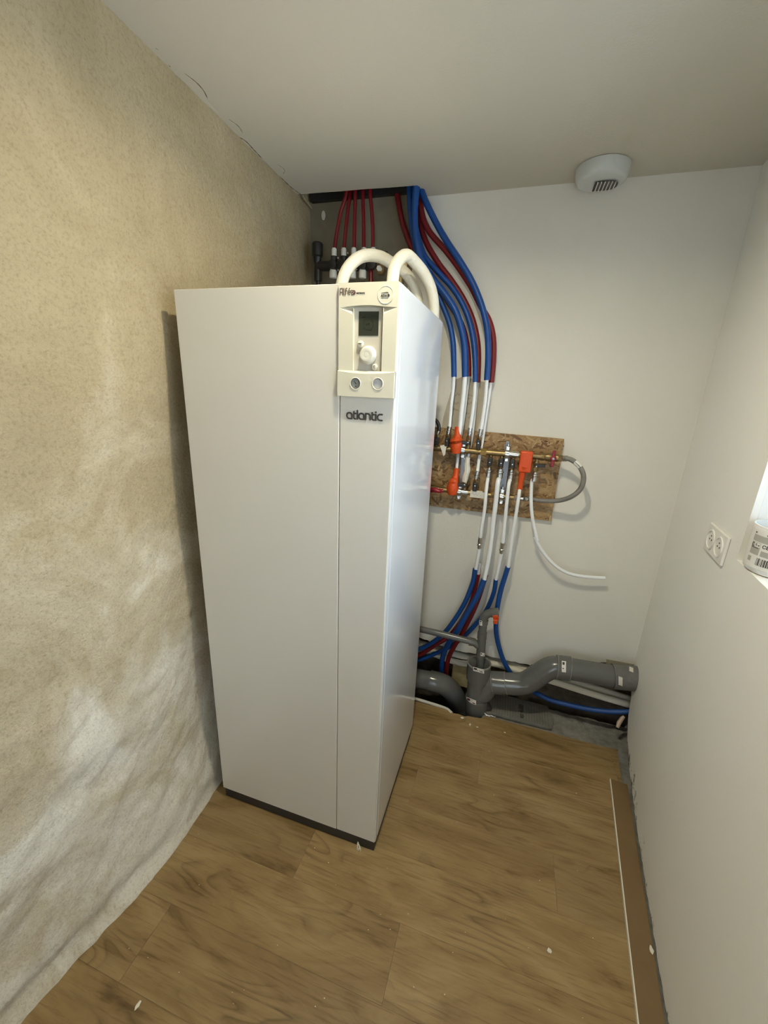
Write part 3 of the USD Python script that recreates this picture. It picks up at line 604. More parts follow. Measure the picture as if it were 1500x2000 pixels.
for x, y in ((505, 1030), (505, 1200), (757, 1190), (640, 960)):
    p = c4(x, y, .862); hm.part('bolt', lathe(p, (0, -1, 0), [(0, .004), (.004, .004), (.005, 0)], 10), 'steel')
p = c4(745, 1120, .86); hm.part('sight_glass', lathe(p, (0, -1, 0), [(0, .013), (.008, .013), (.010, .010), (.010, 0)], 22), 'clear_plastic')
p = c4(1100, 1195, .89); hm.part('end_fitting', cat(hexnut(p + [0, .02, 0], p + [0, -.014, 0], .021), cyl(c4(940, 1130), c4(1080, 1150), .013)), 'brass')
hm.part('fitting_cap', hexnut(p + [0, -.014, 0], p + [0, -.030, 0], .011), 'vent_slat')
hm.part('lever', cat(bx(c4(1080, 985, .875), c4(1200, 940, .885), .003), cyl(c4(1110, 960), c4(1060, 1140), .006)), 'black_plastic')
hm.part('feed_pipe', tube([c4(958, 1180), c4(958, 1300), c4(965, 1420), c4(965, 1700)], .0095, 12), 'red_pipe')
hm.part('copper_elbow', tube([c4(1430, 1060), c4(1440, 1120), c4(1390, 1200), c4(1370, 1320), c4(1370, 1600)], .016, 14), 'brass')
hm.done()
order = ['first from the left of', 'second from the left of', 'middle one of', 'second from the right of', 'rightmost of']
for i, pts in enumerate([[(450, 930), (480, 700), (545, 360), (612, 150)], [(585, 900), (605, 660), (640, 350), (672, 130)], [(725, 905), (733, 500), (742, 110)], [(860, 900), (858, 500), (848, 130)], [(987, 920), (985, 620), (968, 330), (948, 100)]]):
    a = [c4(x, y, .88 + (.007 if i % 2 else .003) * k) for k, (x, y) in enumerate(pts)]; a[0][1] = .88; dirn = np.array([0, 0, 1.0])
    single('heating_pipe', tube(a + [a[-1] + dirn * .15], .0078, 14), 'red_pipe', f'bare red heating pipe, {order[i]} the five rising from the black manifold', 'pipe', 'bare red heating pipes on the black manifold')

# ================================================================ BOARD AND WATER MANIFOLDS
osb = Polygon([(p[0], p[2]) for p in [at(1102, 858, .961), at(1076.5, 1018, .961), at(836, 987, .961), at(700, 968, .961), at(700, 821, .961)]])
t = Thing('strand_board', 'rectangular strand board panel screwed to the back wall behind the brass manifolds', 'board')
t.part('board', ext_y(osb, .961, .979), 'osb', smooth=False)
fr_, rs = [[] for _ in range(5)], random.Random(11)
bx0, bz0, bx1, bz1 = osb.bounds
for k in range(1300):
    cx, cz = rs.uniform(.50, bx1), rs.uniform(bz0, bz1); L_, w_ = rs.uniform(.018, .062), rs.uniform(.005, .015)
    a_ = rs.gauss(0, .75) if rs.random() < .75 else rs.uniform(-1.57, 1.57)
    p_ = affinity.translate(affinity.rotate(Polygon([(-L_ / 2, -w_ * rs.uniform(.2, .5)), (L_ * rs.uniform(.0, .3), -w_ / 2), (L_ / 2, -w_ * rs.uniform(.1, .4)), (L_ * rs.uniform(.42, .5), w_ * rs.uniform(.1, .4)), (0, w_ / 2), (-L_ * rs.uniform(.42, .5), w_ * rs.uniform(.2, .5))]), a_, use_radians=True), cx, cz).intersection(osb)
    if p_.area > 2e-5 and p_.geom_type == 'Polygon':
        y_ = .9609 - .0000009 * k; m_ = trimesh.creation.extrude_polygon(p_, .0003, engine='earcut'); v_ = m_.vertices; m_.vertices = np.c_[v_[:, 0], y_ - v_[:, 2], v_[:, 1]]; fr_[rs.choice((0, 1, 1, 2, 2, 2, 3, 3, 4))].append(m_)
for k, f_ in enumerate(fr_): t.part('strand', cat(*f_), f'strand_{k}', smooth=False, kind='stuff')
scr = [lathe(at(u, v, .9602), (0, -1, 0), [(0, .003), (.0008, .0028), (.001, 0)], 8) for u, v in ((1073, 865), (1100, 871), (1066, 1013), (1071, 1013), (996, 990), (1014, 857))]
t.part('screw', cat(*scr), 'gauge_rim', kind='stuff'); t.done()

YM = .900
def c3(x, y, d=YM): return at(800 + x * .26667, 700 + y * .26667, d)
ZU, ZL = 1.353, 1.156
def barx(u, z, y=YM):                   # x on a bar at height z for a photo column
    lo = 0.2; hi = 1.7
    for _ in range(40):
        m_ = (lo + hi) / 2; q = RC @ (np.array([m_, y, z]) - CAM); lo, hi = (m_, hi) if 750 + FPX * q[0] / q[2] < u else (lo, m_)
    return lo
def valve(th, x, z, sgn, handle, y=YM):
    """stop valve on a bar outlet: brass body, hex nut, black lever (v = along the pipe, h = across)."""
    e = lambda d: (x, y, z + sgn * d)
    v = th.part('valve', cat(cyl(e(.010), e(.024), .0085, 14), lathe(e(.022), (0, 0, sgn), [(0, .009), (.004, .0115), (.026, .0115), (.030, .009)], 16), hexnut(e(.050), e(.064), .0125), cyl(e(.062), e(.0695), .008, 12)), 'brass')
    zc = z + sgn * .037
    if handle == 'v': hb = cat(bx((x - .009, y - .024, zc - .022), (x + .009, y - .012, zc + .018), .003), cyl((x, y, zc), (x, y - .02, zc), .006, 10))
    elif handle == 'hr': hb = cat(bx((x - .006, y - .024, zc - .007), (x + .036, y - .012, zc + .007), .003), cyl((x, y, zc), (x, y - .02, zc), .006, 10))
    else: hb = cat(bx((x - .036, y - .024, zc - .008), (x + .009, y - .012, zc + .008), .003), cyl((x, y, zc), (x, y - .02, zc), .006, 10))
    th.part('handle', hb, 'black_plastic', v)
    th.part('handle_screw', lathe((x, y - .024, zc + .004 * sgn), (0, -1, 0), [(0, .003), (.0012, .0028), (.0014, 0)], 10), 'steel', v)
def clamp(th, x, z, strip_to, y=YM):
    cl = th.part('clamp', cat(lathe((x - .008, y, z), (1, 0, 0), [(0, .015), (0, .021), (.016, .021), (.016, .015)], 20), bx((x - .009, y - .010, z + .017), (x + .009, y + .012, z + .034), .003), bx((x - .009, y - .010, z - .034), (x + .009, y + .012, z - .017), .003)), 'steel')
    th.part('clamp_bolt', cat(cyl((x, y - .002, z + .03), (x, y - .002, z + .046), .004, 8), hexnut((x, y - .012, z - .026), (x, y - .018, z - .026), .006)), 'steel', cl)

um = Thing('water_manifold', 'upper brass water manifold with red butterfly valve at its right end', 'manifold')
xs_ = lambda u: barx(u, ZU)
um.part('bar', cyl((.50, YM, ZU), (xs_(993), YM, ZU), .0135), 'brass')
um.part('coupling', hexnut((xs_(939), YM, ZU), (xs_(950), YM, ZU), .0165), 'brass_bright', smooth=False)
um.part('connector', cat(cyl((xs_(993), YM, ZU), (xs_(1013), YM, ZU), .0145), cyl((xs_(996), YM, ZU), (xs_(1008), YM, ZU), .0152)), 'steel')
um.part('bar', cyl((xs_(1013), YM, ZU), (xs_(1058), YM, ZU), .0135), 'brass')
bv = um.part('ball_valve', cat(lathe((xs_(1056), YM, ZU), (1, 0, 0), [(0, .012), (0, .0165), (.014, .0165), (.018, .0145), (.030, .0185), (.046, .0185), (.058, .0145), (.062, .0165), (.072, .0165), (.072, 0)], 22), cyl((xs_(1080), YM, ZU), (xs_(1080), YM - .026, ZU), .008)), 'brass')
hx = xs_(1079.5)
um.part('butterfly_handle', cat(lathe((hx, YM - .022, ZU), (0, -1, 0), [(0, .0), (0, .012), (.010, .012), (.012, .009), (.012, 0)], 20), bx((hx - .0065, YM - .033, ZU + .006), (hx + .0065, YM - .023, ZU + .034), .003), bx((hx - .0065, YM - .033, ZU - .036), (hx + .0065, YM - .023, ZU - .006), .003)), 'red_handle', bv)
um.part('handle_bolt', lathe((hx, YM - .034, ZU), (0, -1, 0), [(0, .0065), (.003, .006), (.004, 0)], 6), 'steel', bv)
um.part('hose_nut', hexnut((xs_(1089), YM, ZU), (xs_(1098), YM, ZU), .0145), 'brass', smooth=False)
DX = {k: barx(u, 1.315) for k, u in dict(a=957, b=979, c=1001, e=1047.5).items()}
for k_ in 'abc': valve(um, DX[k_], ZU, -1, 'v')
valve(um, DX['e'], ZU, -1, 'hr')
dt = barx(1025, 1.31)
UX = {k: barx(u, 1.39) for k, u in dict(h=853.5, a=874, b=893.5, c=915, d=935).items()}
valve(um, UX['h'], ZU, 1, 'v'); valve(um, UX['a'], ZU, 1, 'v'); valve(um, UX['c'], ZU, 1, 'hl'); valve(um, UX['d'], ZU, 1, 'v')
for u_ in (905, 990.5): clamp(um, xs_(u_), ZU, 0)
tp = [c3(352, 500, .895), c3(352, 560, .892), c3(345, 600, .888), c3(342, 640, .886), c3(340, 690, .89)]
um.part('orange_tape', tube(tp, [.0135, .0150, .0265, .0285, .0220], 12), 'orange_tape', smooth=50, label='orange tape around the outlet left of the first clamp')
um.part('orange_tape', tube([c3(340, 585, .88), c3(342, 600, .878), c3(344, 612, .88)], [.024, .030, .024], 12), 'orange_tape', smooth=50)
tp = [(dt + .002, YM - .004, ZU + .018), (dt + .002, YM - .005, ZU - .02), (dt, YM - .005, ZU - .052), (dt - .001, YM - .004, ZU - .075)]
um.part('orange_tape', cat(bx((dt - .026, YM - .022, ZU - .075), (dt + .028, YM + .016, ZU + .020), .008), tube([c3(843, 790, .895), c3(828, 830, .897), c3(815, 900, .9), c3(807, 960, .9)], [.0220, .0150, .0125, .0112], 12)), 'orange_tape', smooth=50, label='orange tape around the fourth outlet from the left below the bar')
um.part('paper_tag', ext_y(Polygon([(p[0], p[2]) for p in [c3(222, 640, .88), c3(275, 628, .88), c3(265, 670, .88), c3(262, 700, .88), c3(248, 718, .88), c3(240, 690, .88)]]), .879, .8805), 'tape_white', smooth=False, label='torn white paper tag hanging from the bar')
um.done()

lm = Thing('water_manifold', 'lower brass water manifold with white paper label around its bar', 'manifold')
xs2 = lambda u: barx(u, ZL)
lm.part('bar', cyl((.58, YM, ZL), (xs2(1004), YM, ZL), .0120), 'brass')
rh = lm.part('ball_valve', cat(lathe((.55, YM, ZL), (1, 0, 0), [(0, .015), (.04, .015), (.045, .018), (.07, .018), (.075, .014), (.10, .014)], 18)), 'brass')
lm.part('lever', cat(tube([c3(150, 965, .875), c3(185, 962, .872), c3(215, 972, .872), c3(248, 968, .875)], [.012, .0125, .0105, .008], 10), tube([c3(215, 955, .868), c3(235, 975, .866)], .005, 8, smooth=False)), 'red_handle', rh)
lm.part('connector', cat(cyl((xs2(901), YM, ZL), (xs2(914), YM, ZL), .0135), cyl((xs2(903), YM, ZL), (xs2(911), YM, ZL), .0142)), 'steel')
lm.part('paper_label', cat(cyl((xs2(919), YM, ZL), (xs2(942), YM, ZL), .0150), bx((xs2(919), YM - .016, ZL - .017), (xs2(947), YM - .014, ZL + .013), .0006)), 'tape_white')
lm.part('lettering', cat(*[tube([(xs2(922 + 3.2 * k), YM - .0165, ZL + .003 * math.sin(k * 2)), (xs2(924.5 + 3.2 * k), YM - .0165, ZL + .006 * math.cos(k * 3))], .0006, 5, smooth=False) for k in range(6)]), 'print_brown')
lm.part('coupling', hexnut((xs2(959), YM, ZL), (xs2(966), YM, ZL), .0140), 'brass', smooth=False)
lm.part('hose_nut', cat(hexnut((xs2(1003), YM, ZL), (xs2(1014), YM, ZL), .0130), cyl((xs2(1013), YM, ZL), (xs2(1022), YM, ZL), .0095)), 'steel')
L1, L2, L3 = barx(885, 1.19), barx(908.5, 1.2), barx(928.5, 1.2)
valve(lm, L2, ZL, 1, 'hl'); valve(lm, L3, ZL, 1, 'v')
for u_ in (897.5, 980): clamp(lm, xs2(u_), ZL, 0)
tp = [c3(343, 805, .90), c3(338, 860, .898), c3(330, 890, .893), c3(322, 915, .888), c3(316, 950, .885), c3(312, 990, .89)]
lm.part('orange_tape', tube(tp, [.0122, .0135, .0185, .0240, .0290, .0225], 12), 'orange_tape', smooth=50, label='orange tape around the leftmost outlet of the lower bar')
lm.part('orange_tape', tube([c3(300, 905, .88), c3(322, 898, .878), c3(342, 905, .88)], [.012, .018, .014], 10), 'orange_tape', smooth=50)
lm.done()
for (pts, lab) in (([(402, 705), (398, 760), (388, 900), (383, 945)], 'grey steel bracket strip left, beside the white-taped pipe'), ([(718, 625), (708, 740), (692, 880), (681, 960), (676, 1040)], 'grey steel bracket strip right, crossing between the second and third outlets')):
    P = [c3(x, y, .937) for x, y in pts]
    ln = LineString([(p[0], p[2]) for p in P]).buffer(.0125, 3, cap_style=2)
    t = Thing('manifold_bracket', lab, 'bracket', 'steel brackets of the water manifolds'); t.part('strip', ext_y(ln, .934, .940), 'galvanised', smooth=False)
    for p in (P[0], P[-1]): t.part('stand_off', bx((p[0] - .008, .921, p[2] - .012), (p[0] + .008, .961, p[2] + .012), .002), 'galvanised')
    for k_ in (.12, .88): t.part('screw', lathe((P[0][0] * (1 - k_) + P[-1][0] * k_, .934, P[0][2] * (1 - k_) + P[-1][2] * k_), (0, -1, 0), [(0, .004), (.002, .0035), (.0025, 0)], 10), 'steel')
    t.done()

# ================================================================ SHEATHED WATER PIPES, UPPER GROUP
def cu(l, d): return [at(560 + x * .29333, 340 + y * .29333, d + (dd if isinstance(dd := 0, int) else 0)) for x, y in l]
def wpipe(lab, sheath, rs, sh_pts, rp, wh_pts, crimp=None, group=None, extra=None):
    """sheath and inner pipe are given as world points; crimp: the fitting at the inner pipe's free end."""
    t = Thing('water_pipe', lab, 'pipe', 'plastic water pipes on the manifolds')
    if sh_pts is not None: t.part('sheath', tube(sh_pts, rs, 16), sheath)
    t.part('inner_pipe', tube(wh_pts, rp, 14), 'white_pipe')
    if crimp is not None:
        for a, b in crimp:
            d_ = (b - a) / np.linalg.norm(b - a); l = np.linalg.norm(b - a)
            t.part('crimp_fitting', lathe(a, d_, [(0, rp), (0, rp * 1.35), (l * .45, rp * 1.35), (l * .5, rp * 1.15), (l * .55, rp * 1.15), (l * .6, rp * 1.5), (l * .75, rp * 1.5), (l * .8, rp * 1.1), (l, rp * 1.1)], 16), 'steel')
    for e in (extra or []): t.part(*e)
    t.done()
def up(pts):                            # continue above the ceiling
    return [pts[0] + np.array([0, 0, .16])] + list(pts)
def P(l, y0, y1=None, sc=.29333, o=(560, 340)):
    n = len(l); Y = y0 if np.ndim(y0) else [y0, y1]      # depth: from y0 to y1, or through the list y0
    return [at(o[0] + x * sc, o[1] + y * sc, float(np.interp(k / (n - 1), np.linspace(0, 1, len(Y)), Y))) for k, (x, y) in enumerate(l)]
def Q(l, y0, y1=None): return P(l, y0, y1, 1.0, (0, 0))
shA = up(P([(817, 80), (828, 300), (848, 440), (885, 580), (935, 665), (985, 765), (1040, 880), (1085, 1000), (1107, 1120), (1112, 1240), (1114, 1350)], [.9205, .9205, .9205, .919, .908, .900]))
wpipe('blue-sheathed pipe, leftmost of the upper bunch where the white ends show', 'blue_sheath', .0118, shA, .0078, Q([(886.7, 733), (885, 760), (881.5, 790), (878, 834)], .900, .900), [(at(878, 833, .9), np.array([UX['a'], YM, ZU + .0705]))])
shB = up(P([(865, 80), (851, 260), (862, 430), (890, 550), (955, 675), (1050, 795), (1125, 915), (1166, 1040), (1184, 1150), (1187, 1260), (1188, 1350)], .893, .893))
wpipe('thick blue-sheathed pipe with orange tape below it, second of the upper bunch', 'blue_sheath', .0142, shB, .0105, Q([(908.5, 732), (905.5, 770), (902, 800), (898, 838), (894.5, 856)], .893, .892))
shC = up(P([(840, 80), (852, 300), (880, 440), (915, 540), (1000, 645), (1100, 755), (1175, 875), (1222, 1000), (1246, 1120), (1254, 1230), (1256, 1385)], [.9465, .9465, .944, .93, .905]))
wpipe('blue-sheathed pipe, third from the left in the upper bunch', 'blue_sheath', .0117, shC, .0078, Q([(928.3, 744), (926, 780), (922.5, 810), (918.3, 837)], .905, .902), [(at(918.3, 836, .902), np.array([UX['c'], YM, ZU + .0705]))])
shD = up(P([(893, 80), (912, 150), (1000, 335), (1070, 455), (1150, 575), (1238, 725), (1300, 880), (1330, 1000), (1341, 1110), (1341, 1240), (1333, 1372)], .919, .898))
wpipe('blue-sheathed pipe, outermost of the upper bunch, crossing the painted wall', 'blue_sheath', .0130, shD, .0080, Q([(951, 740), (948, 780), (944, 810), (939.5, 839)], .898, .900), [(at(939.5, 838, .9), np.array([UX['d'], YM, ZU + .0705]))])
rd1 = up(P([(733, 80), (747, 200), (772, 325), (815, 450), (870, 560), (930, 650), (1010, 760), (1100, 890), (1165, 1000), (1200, 1130), (1211, 1240), (1212, 1347)], .966, .948))
wpipe('red-sheathed pipe, leftmost at the ceiling, dropping behind the thick blue one', 'red_sheath', .0118, rd1, .0078, Q([(915, 733), (911, 770), (906, 810), (900, 850), (895, 885), (892, 915), (889, 934)], [.948, .94, .932, .93, .925, .905]))
rd2 = up(P([(882, 100), (880, 250), (915, 420), (1005, 585), (1095, 705), (1170, 820), (1228, 940), (1262, 1060), (1275, 1160), (1276, 1260), (1272, 1388)], [.967, .967, .967, .962, .952, .948]))
wpipe('red-sheathed pipe, middle one of the three, behind the third blue pipe', 'red_sheath', .0118, rd2, .0078, Q([(931.5, 745), (927, 800), (922, 850), (915, 887), (910, 920), (907.5, 936)], [.948, .94, .932, .93, .912, .902]), None, None,
      [('white_tape', tube(Q([(914, 893), (912, 905), (912.5, 918), (909, 930), (907.5, 941)], .90, .90), [.010, .0135, .0155, .0150, .0140], 10), 'tape_white')])
rd3 = up(P([(893, 110), (900, 260), (945, 375), (1060, 510), (1150, 630), (1230, 755), (1295, 885), (1345, 970), (1374, 1080), (1376, 1230), (1362, 1388)], .9445, .944))
wpipe('red-sheathed pipe, right one of the three, curving along the outermost blue pipe', 'red_sheath', .0122, rd3, .0080, Q([(958.3, 744), (954, 780), (950, 805), (945, 840), (940, 872), (936, 895), (932.7, 921)], [.944, .94, .936, .932, .928, .926, .902]), [(at(932.7, 920, .9), np.array([L3, YM, ZL + .0705]))])

# the braided hose from the red butterfly valve back to the lower bar
hs = [np.array([xs_(1100.2), YM, ZU]), c3(1130, 731, .895), c3(1180, 741, .885), c3(1235, 780, .872), c3(1272, 850, .865), c3(1268, 920, .862), c3(1240, 970, .865), c3(1190, 1010, .872), c3(1110, 1038, .895), c3(1000, 1044, .915), c3(915, 1034, .922), c3(870, 1026, .916), np.array([xs2(1023), YM, ZL])]
t = Thing('braided_hose', 'steel braided hose looping out from the red butterfly valve over the board edge', 'hose')
t.part('hose', tube(hs, .0105, 18, step=.006), 'braid')
t.part('ferrule', cat(cyl(hs[0], c3(1152, 733, .891), .0128)), 'steel')
t.part('ferrule', cat(tube([hs[-1], hs[-1] * .4 + c3(870, 1026, .916) * .6], .0122, 14, smooth=False)), 'steel')
lb = spline(hs, .004); lb = lb[(lb[:, 0] > c3(1205, 760, .88)[0]) & (lb[:, 2] > c3(1240, 800, .87)[2])]
lbl = t.part('paper_label', tube(lb, .0112, 18, smooth=False), 'paper_white')
mid = lb[len(lb) // 2]; t.part('lettering', cat(*[tube([lb[i] + [-.004, -.0115, .003], lb[i] + [.004, -.0115, -.003]], .0009, 5, smooth=False) for i in range(1, len(lb) - 1)]), 'print_dark', lbl)
t.done()
# black hose at the upper bar, behind the unit
hb = [np.array([UX['h'], YM, ZU + .0735]), c3(215, 530, .90), c3(213, 490, .90), c3(200, 462, .905), c3(180, 445, .91), c3(150, 440, .91), c3(110, 470, .91), c3(90, 560, .91)]
t = Thing('braided_hose', 'black hose curling behind the cabinet edge into the leftmost outlet of the upper bar', 'hose')
t.part('hose', tube(hb, .0085, 14), 'black_hose'); t.part('ferrule', cyl(np.array([UX['h'], YM, ZU + .066]), c3(212, 530, .9), .0095), 'steel'); t.done()

# ================================================================ LOWER GROUP OF PIPES
def cd(l, y0, y1=None): return P(l, y0, y1, .30667, (800, 1000))
def topf(k_): return [np.array([DX[k_], YM, ZU - .0705]), np.array([DX[k_], YM - .004, ZU - .112])]
f = topf('a'); w1 = [f[1]] + Q([(950, 955), (946.5, 994)], .876, .874) + cd([(455, 120), (452, 160)], .882, .886)
w1b = cd([(452, 160), (443, 235), (432, 310), (420, 375)], .886, .905)
s1 = cd([(417, 362), (408, 430), (388, 490), (360, 560), (325, 625), (280, 695), (225, 765), (150, 828), (70, 870), (-40, 900)], [.905, .915, .92, .925, .93])
wpipe('blue-sheathed pipe under the first outlet, lower left bunch, with a joint in its white part', 'blue_sheath', .0122, s1, .0082, w1 + w1b[1:], [(f[1], f[0]), (w1b[0] , w1b[0] + (w1b[1] - w1b[0]) * .95)])
f = topf('b'); w2 = [f[1]] + Q([(973, 940), (968, 985)], .876, .872) + cd([(533, 60), (520, 190), (500, 310), (474, 440)], .876, .888)
s2 = cd([(474, 428), (455, 480), (425, 545), (385, 615), (348, 680), (315, 740), (280, 790), (240, 850), (215, 910), (205, 970), (204, 1050), (204, 1150)], [.888, .888, .89, .90, .922, .960, .985])
wpipe('thick blue-sheathed pipe under the second outlet, dropping behind the elbow', 'blue_sheath', .0138, s2, .0108, w2, [(f[1], f[0])])
f = topf('c'); w3 = [f[1]] + Q([(994, 945), (989.5, 985)], .876, .874) + cd([(607, 60), (594, 195)], .88, .89)
w3b = cd([(594, 195), (583, 265), (570, 340), (549, 440)], .89, .92)
s3 = cd([(550, 430), (540, 500), (515, 570), (480, 640), (430, 705), (375, 765), (320, 815), (260, 855), (200, 885), (140, 912), (70, 940), (-40, 965)], [.92, .94, .958, .963, .962, .962])
wpipe('blue-sheathed pipe under the third outlet, with a joint in its white part', 'blue_sheath', .0112, s3, .0082, w3 + w3b[1:], [(f[1], f[0]), (w3b[0], w3b[0] + (w3b[1] - w3b[0]) * .95)])
w4 = [np.array(c3(806, 963, .896)), c3(802, 990, .882), c3(795, 1040, .876)] + cd([(680, 0), (655, 150), (627, 358)], .876, .90)
s4 = cd([(626, 350), (608, 410), (585, 485), (568, 560), (555, 640), (550, 710), (553, 780), (570, 860), (596, 940), (630, 1005), (660, 1045)], [.90, .905, .91, .922, .944]) + [at(1020, 1340, .957), at(1040, 1350, .957)] + [at(940 + x * .20667, 1230 + y * .20667, 0.942 - .008 * k) for k, (x, y) in enumerate([(530, 605), (650, 662), (800, 703), (1000, 747), (1200, 772), (1390, 775), (1500, 772)])]
wpipe('blue-sheathed pipe running from the orange-taped outlet to the right wall along the floor recess', 'blue_sheath', .0122, s4, .0080, w4)
r1 = cd([(436, 395), (420, 470), (398, 560), (360, 645), (310, 725), (245, 795), (160, 850), (70, 905), (-40, 935)], .945, .945)
wpipe('red-sheathed pipe behind the first blue one in the lower left bunch', 'red_sheath', .0118, r1, .0078, cd([(447, 330), (441, 360), (436, 400)], .945, .945))
r2 = cd([(487, 400), (462, 480), (432, 570), (400, 645), (365, 715), (328, 785), (285, 855), (252, 920), (238, 980), (234, 1040), (234, 1150)], [.935, .932, .93, .93, .942, .972, .990])
wpipe('red-sheathed pipe beside the thick blue one, dropping behind the elbow', 'red_sheath', .0118, r2, .0078, cd([(506, 310), (498, 350), (486, 405)], .935, .935))
f = topf('e'); tl = [f[1]] + [c3(900, 890, .9), c3(890, 1000, .9), c3(893, 1110, .9), c3(908, 1220, .9), c3(935, 1340, .9)] + cd([(797, 160), (832, 230), (885, 300), (945, 355), (1005, 388), (1085, 408), (1165, 416), (1245, 420)], .905, .93)
wpipe('bare white pipe under the last outlet, its free end curving right across the wall', None, 0, None, .0078, tl, [(f[1], f[0])])

# ================================================================ PVC DRAINS
YD = .862
def c6(x, y, d=YD): return at(800 + x * .10667, 1220 + y * .10667, d)
def c7(x, y, d=YD): return at(940 + x * .20667, 1230 + y * .20667, d)
dp = Thing('drain_pipe', 'grey plastic drain stack with funnel reducer and branch running to the right wall', 'drain pipe')
top, bot_ = c6(1275, 690), c6(1190, 1790); ax = (bot_ - top) / np.linalg.norm(bot_ - top)
Lx = lambda v_: float((c6(1230, v_) - top) @ ax)
R = .0525
z_ = [Lx(690), Lx(980), Lx(1330), Lx(1375), Lx(1560)]
dp.part('reducer', lathe(top, ax, [(.040, .026), (.034, .030), (.014, .046), (.004, R + .002), (0, R + .0085), (z_[1], R + .0075), (z_[1] + .003, R + .002)], 40), 'pvc', label='wide reducer with sunken funnel mouth')
dp.part('rim', lathe(top, ax, [(.005, R + .0015), (-.001, R + .0035), (-.002, R + .0065), (.001, R + .009), (.006, R + .0092)], 40), 'pvc_rim')
tv = dp.part('tee', cat(lathe(top, ax, [(z_[1] - .02, R), (z_[2], R), (z_[2] + .004, R + .0065), (z_[3], R + .0065)], 40)), 'pvc')
dp.part('socket', lathe(top, ax, [(z_[2] - .002, R + .001), (z_[2], R + .0062), (z_[3], R + .0062), (z_[3] + .01, R + .0045), (z_[4], R + .0035), (z_[4] + .003, R), (z_[4] + .22, R)], 40), 'pvc')
br = [top + ax * Lx(1190) + [.0, 0, 0]] + [c7(100, 497, .865), c7(235, 505, .868), c7(340, 512, .870), c7(400, 508, .872), c7(450, 492, .874)]
dp.part('branch_pipe', tube([br[0] + [0, 0, -.02], br[0] + [.03, 0, -.008]] + br[1:3], R - .0005, 32), 'pvc', tv)
dp.part('branch_socket', cat(tube([c7(105, 498, .865), c7(225, 505, .868)], R + .0045, 32, smooth=False)), 'pvc', tv)
el = [c7(225, 505, .868), c7(330, 512, .870), c7(400, 506, .872), c7(450, 485, .874), c7(540, 425, .877), c7(610, 380, .88), c7(670, 355, .882), c7(730, 353, .884), c7(830, 366, .886)]
dp.part('elbow', tube(el[:5], R + .002, 32), 'pvc'); dp.part('elbow', tube(el[4:], R + .0005, 32), 'pvc')
dp.part('joint_ring', tube([el[4] - (el[5] - el[3]) * .02, el[4] + (el[5] - el[3]) * .02], R + .0035, 32, smooth=False), 'pvc')
for a_, b_, rr in ((c7(232, 505, .868), c7(237, 505, .868), R + .0052), (c7(104, 498, .865), c7(109, 498, .865), R + .0052), (c7(833, 367, .886), c7(838, 368, .886), R + .0060), (c7(712, 352, .884), c7(717, 353, .884), R + .0060)):
    dp.part('joint_ring', tube([a_, b_], rr, 32, smooth=False), 'pvc_rim')
dp.part('collar', cat(tube([c7(712, 352, .884), c7(835, 367, .886)], R + .0055, 32, smooth=False)), 'pvc')
dp.part('pipe', tube([c7(830, 367, .886), c7(1240, 437, .892)], R - .001, 32, smooth=False), 'pvc')
dp.part('wall_socket', tube([c7(1238, 437, .892), c7(1460, 462, .896), c7(1700, 490, .90)], R + .005, 32, smooth=False), 'pvc_dusty', label='dusty plaster-smeared socket at the right wall')
# little stack: narrow pipe, tee, pipe to the left, elbow with orange tape
sA, sB = c6(1287, 760), c6(1302, 480); sC, sD, sE = c6(1318, 330), c6(1338, 60), c6(1352, -60)
dp.part('narrow_pipe', tube([c6(1275, 900), sA, sB], .0190, 22, smooth=False), 'pvc')
dp.part('narrow_socket', tube([c6(1296, 590), c6(1306, 470)], .0225, 22, smooth=False), 'pvc')
ste = dp.part('narrow_tee', cat(tube([c6(1306, 480), sC, c6(1326, 210)], .0215, 22, smooth=False), tube([c6(1255, 390), c6(1210, 345), c6(1175, 322), c6(1092, 305)], [.018, .0185, .0205, .0215], 22)), 'pvc')
dp.part('narrow_socket', tube([c6(1322, 250), c6(1330, 140)], .0235, 22, smooth=False), 'pvc')
dp.part('narrow_pipe', tube([c6(1328, 200), c6(1345, -40)], .0200, 22, smooth=False), 'pvc')
d4 = lambda x, y: at(800 + x * .30667, 1000 + y * .30667, YD)
dp.part('narrow_elbow', tube([d4(466, 740), d4(470, 695), d4(478, 665), d4(498, 648), d4(525, 641), d4(545, 640)], .0205, 22), 'pvc')
dp.part('narrow_socket', tube([d4(516, 643), d4(566, 638)], .0225, 22, smooth=False), 'pvc')
dp.part('narrow_socket', tube([d4(468, 712), d4(472, 686)], .0235, 22, smooth=False), 'pvc')
dp.part('side_pipe', tube([c6(1100, 303), c6(640, 185), c6(205, 85), c6(-300, -25)], .0165, 18, smooth=False), 'pvc')
dp.part('orange_tape', cat(tube([d4(531, 653), d4(548, 652), d4(564, 650)], [.0235, .0245, .0235], 14), bx(d4(536, 668), d4(561, 698) - np.array([0, .030, 0]), .003)), 'orange_tape', label='scrap of orange tape on the small elbow')
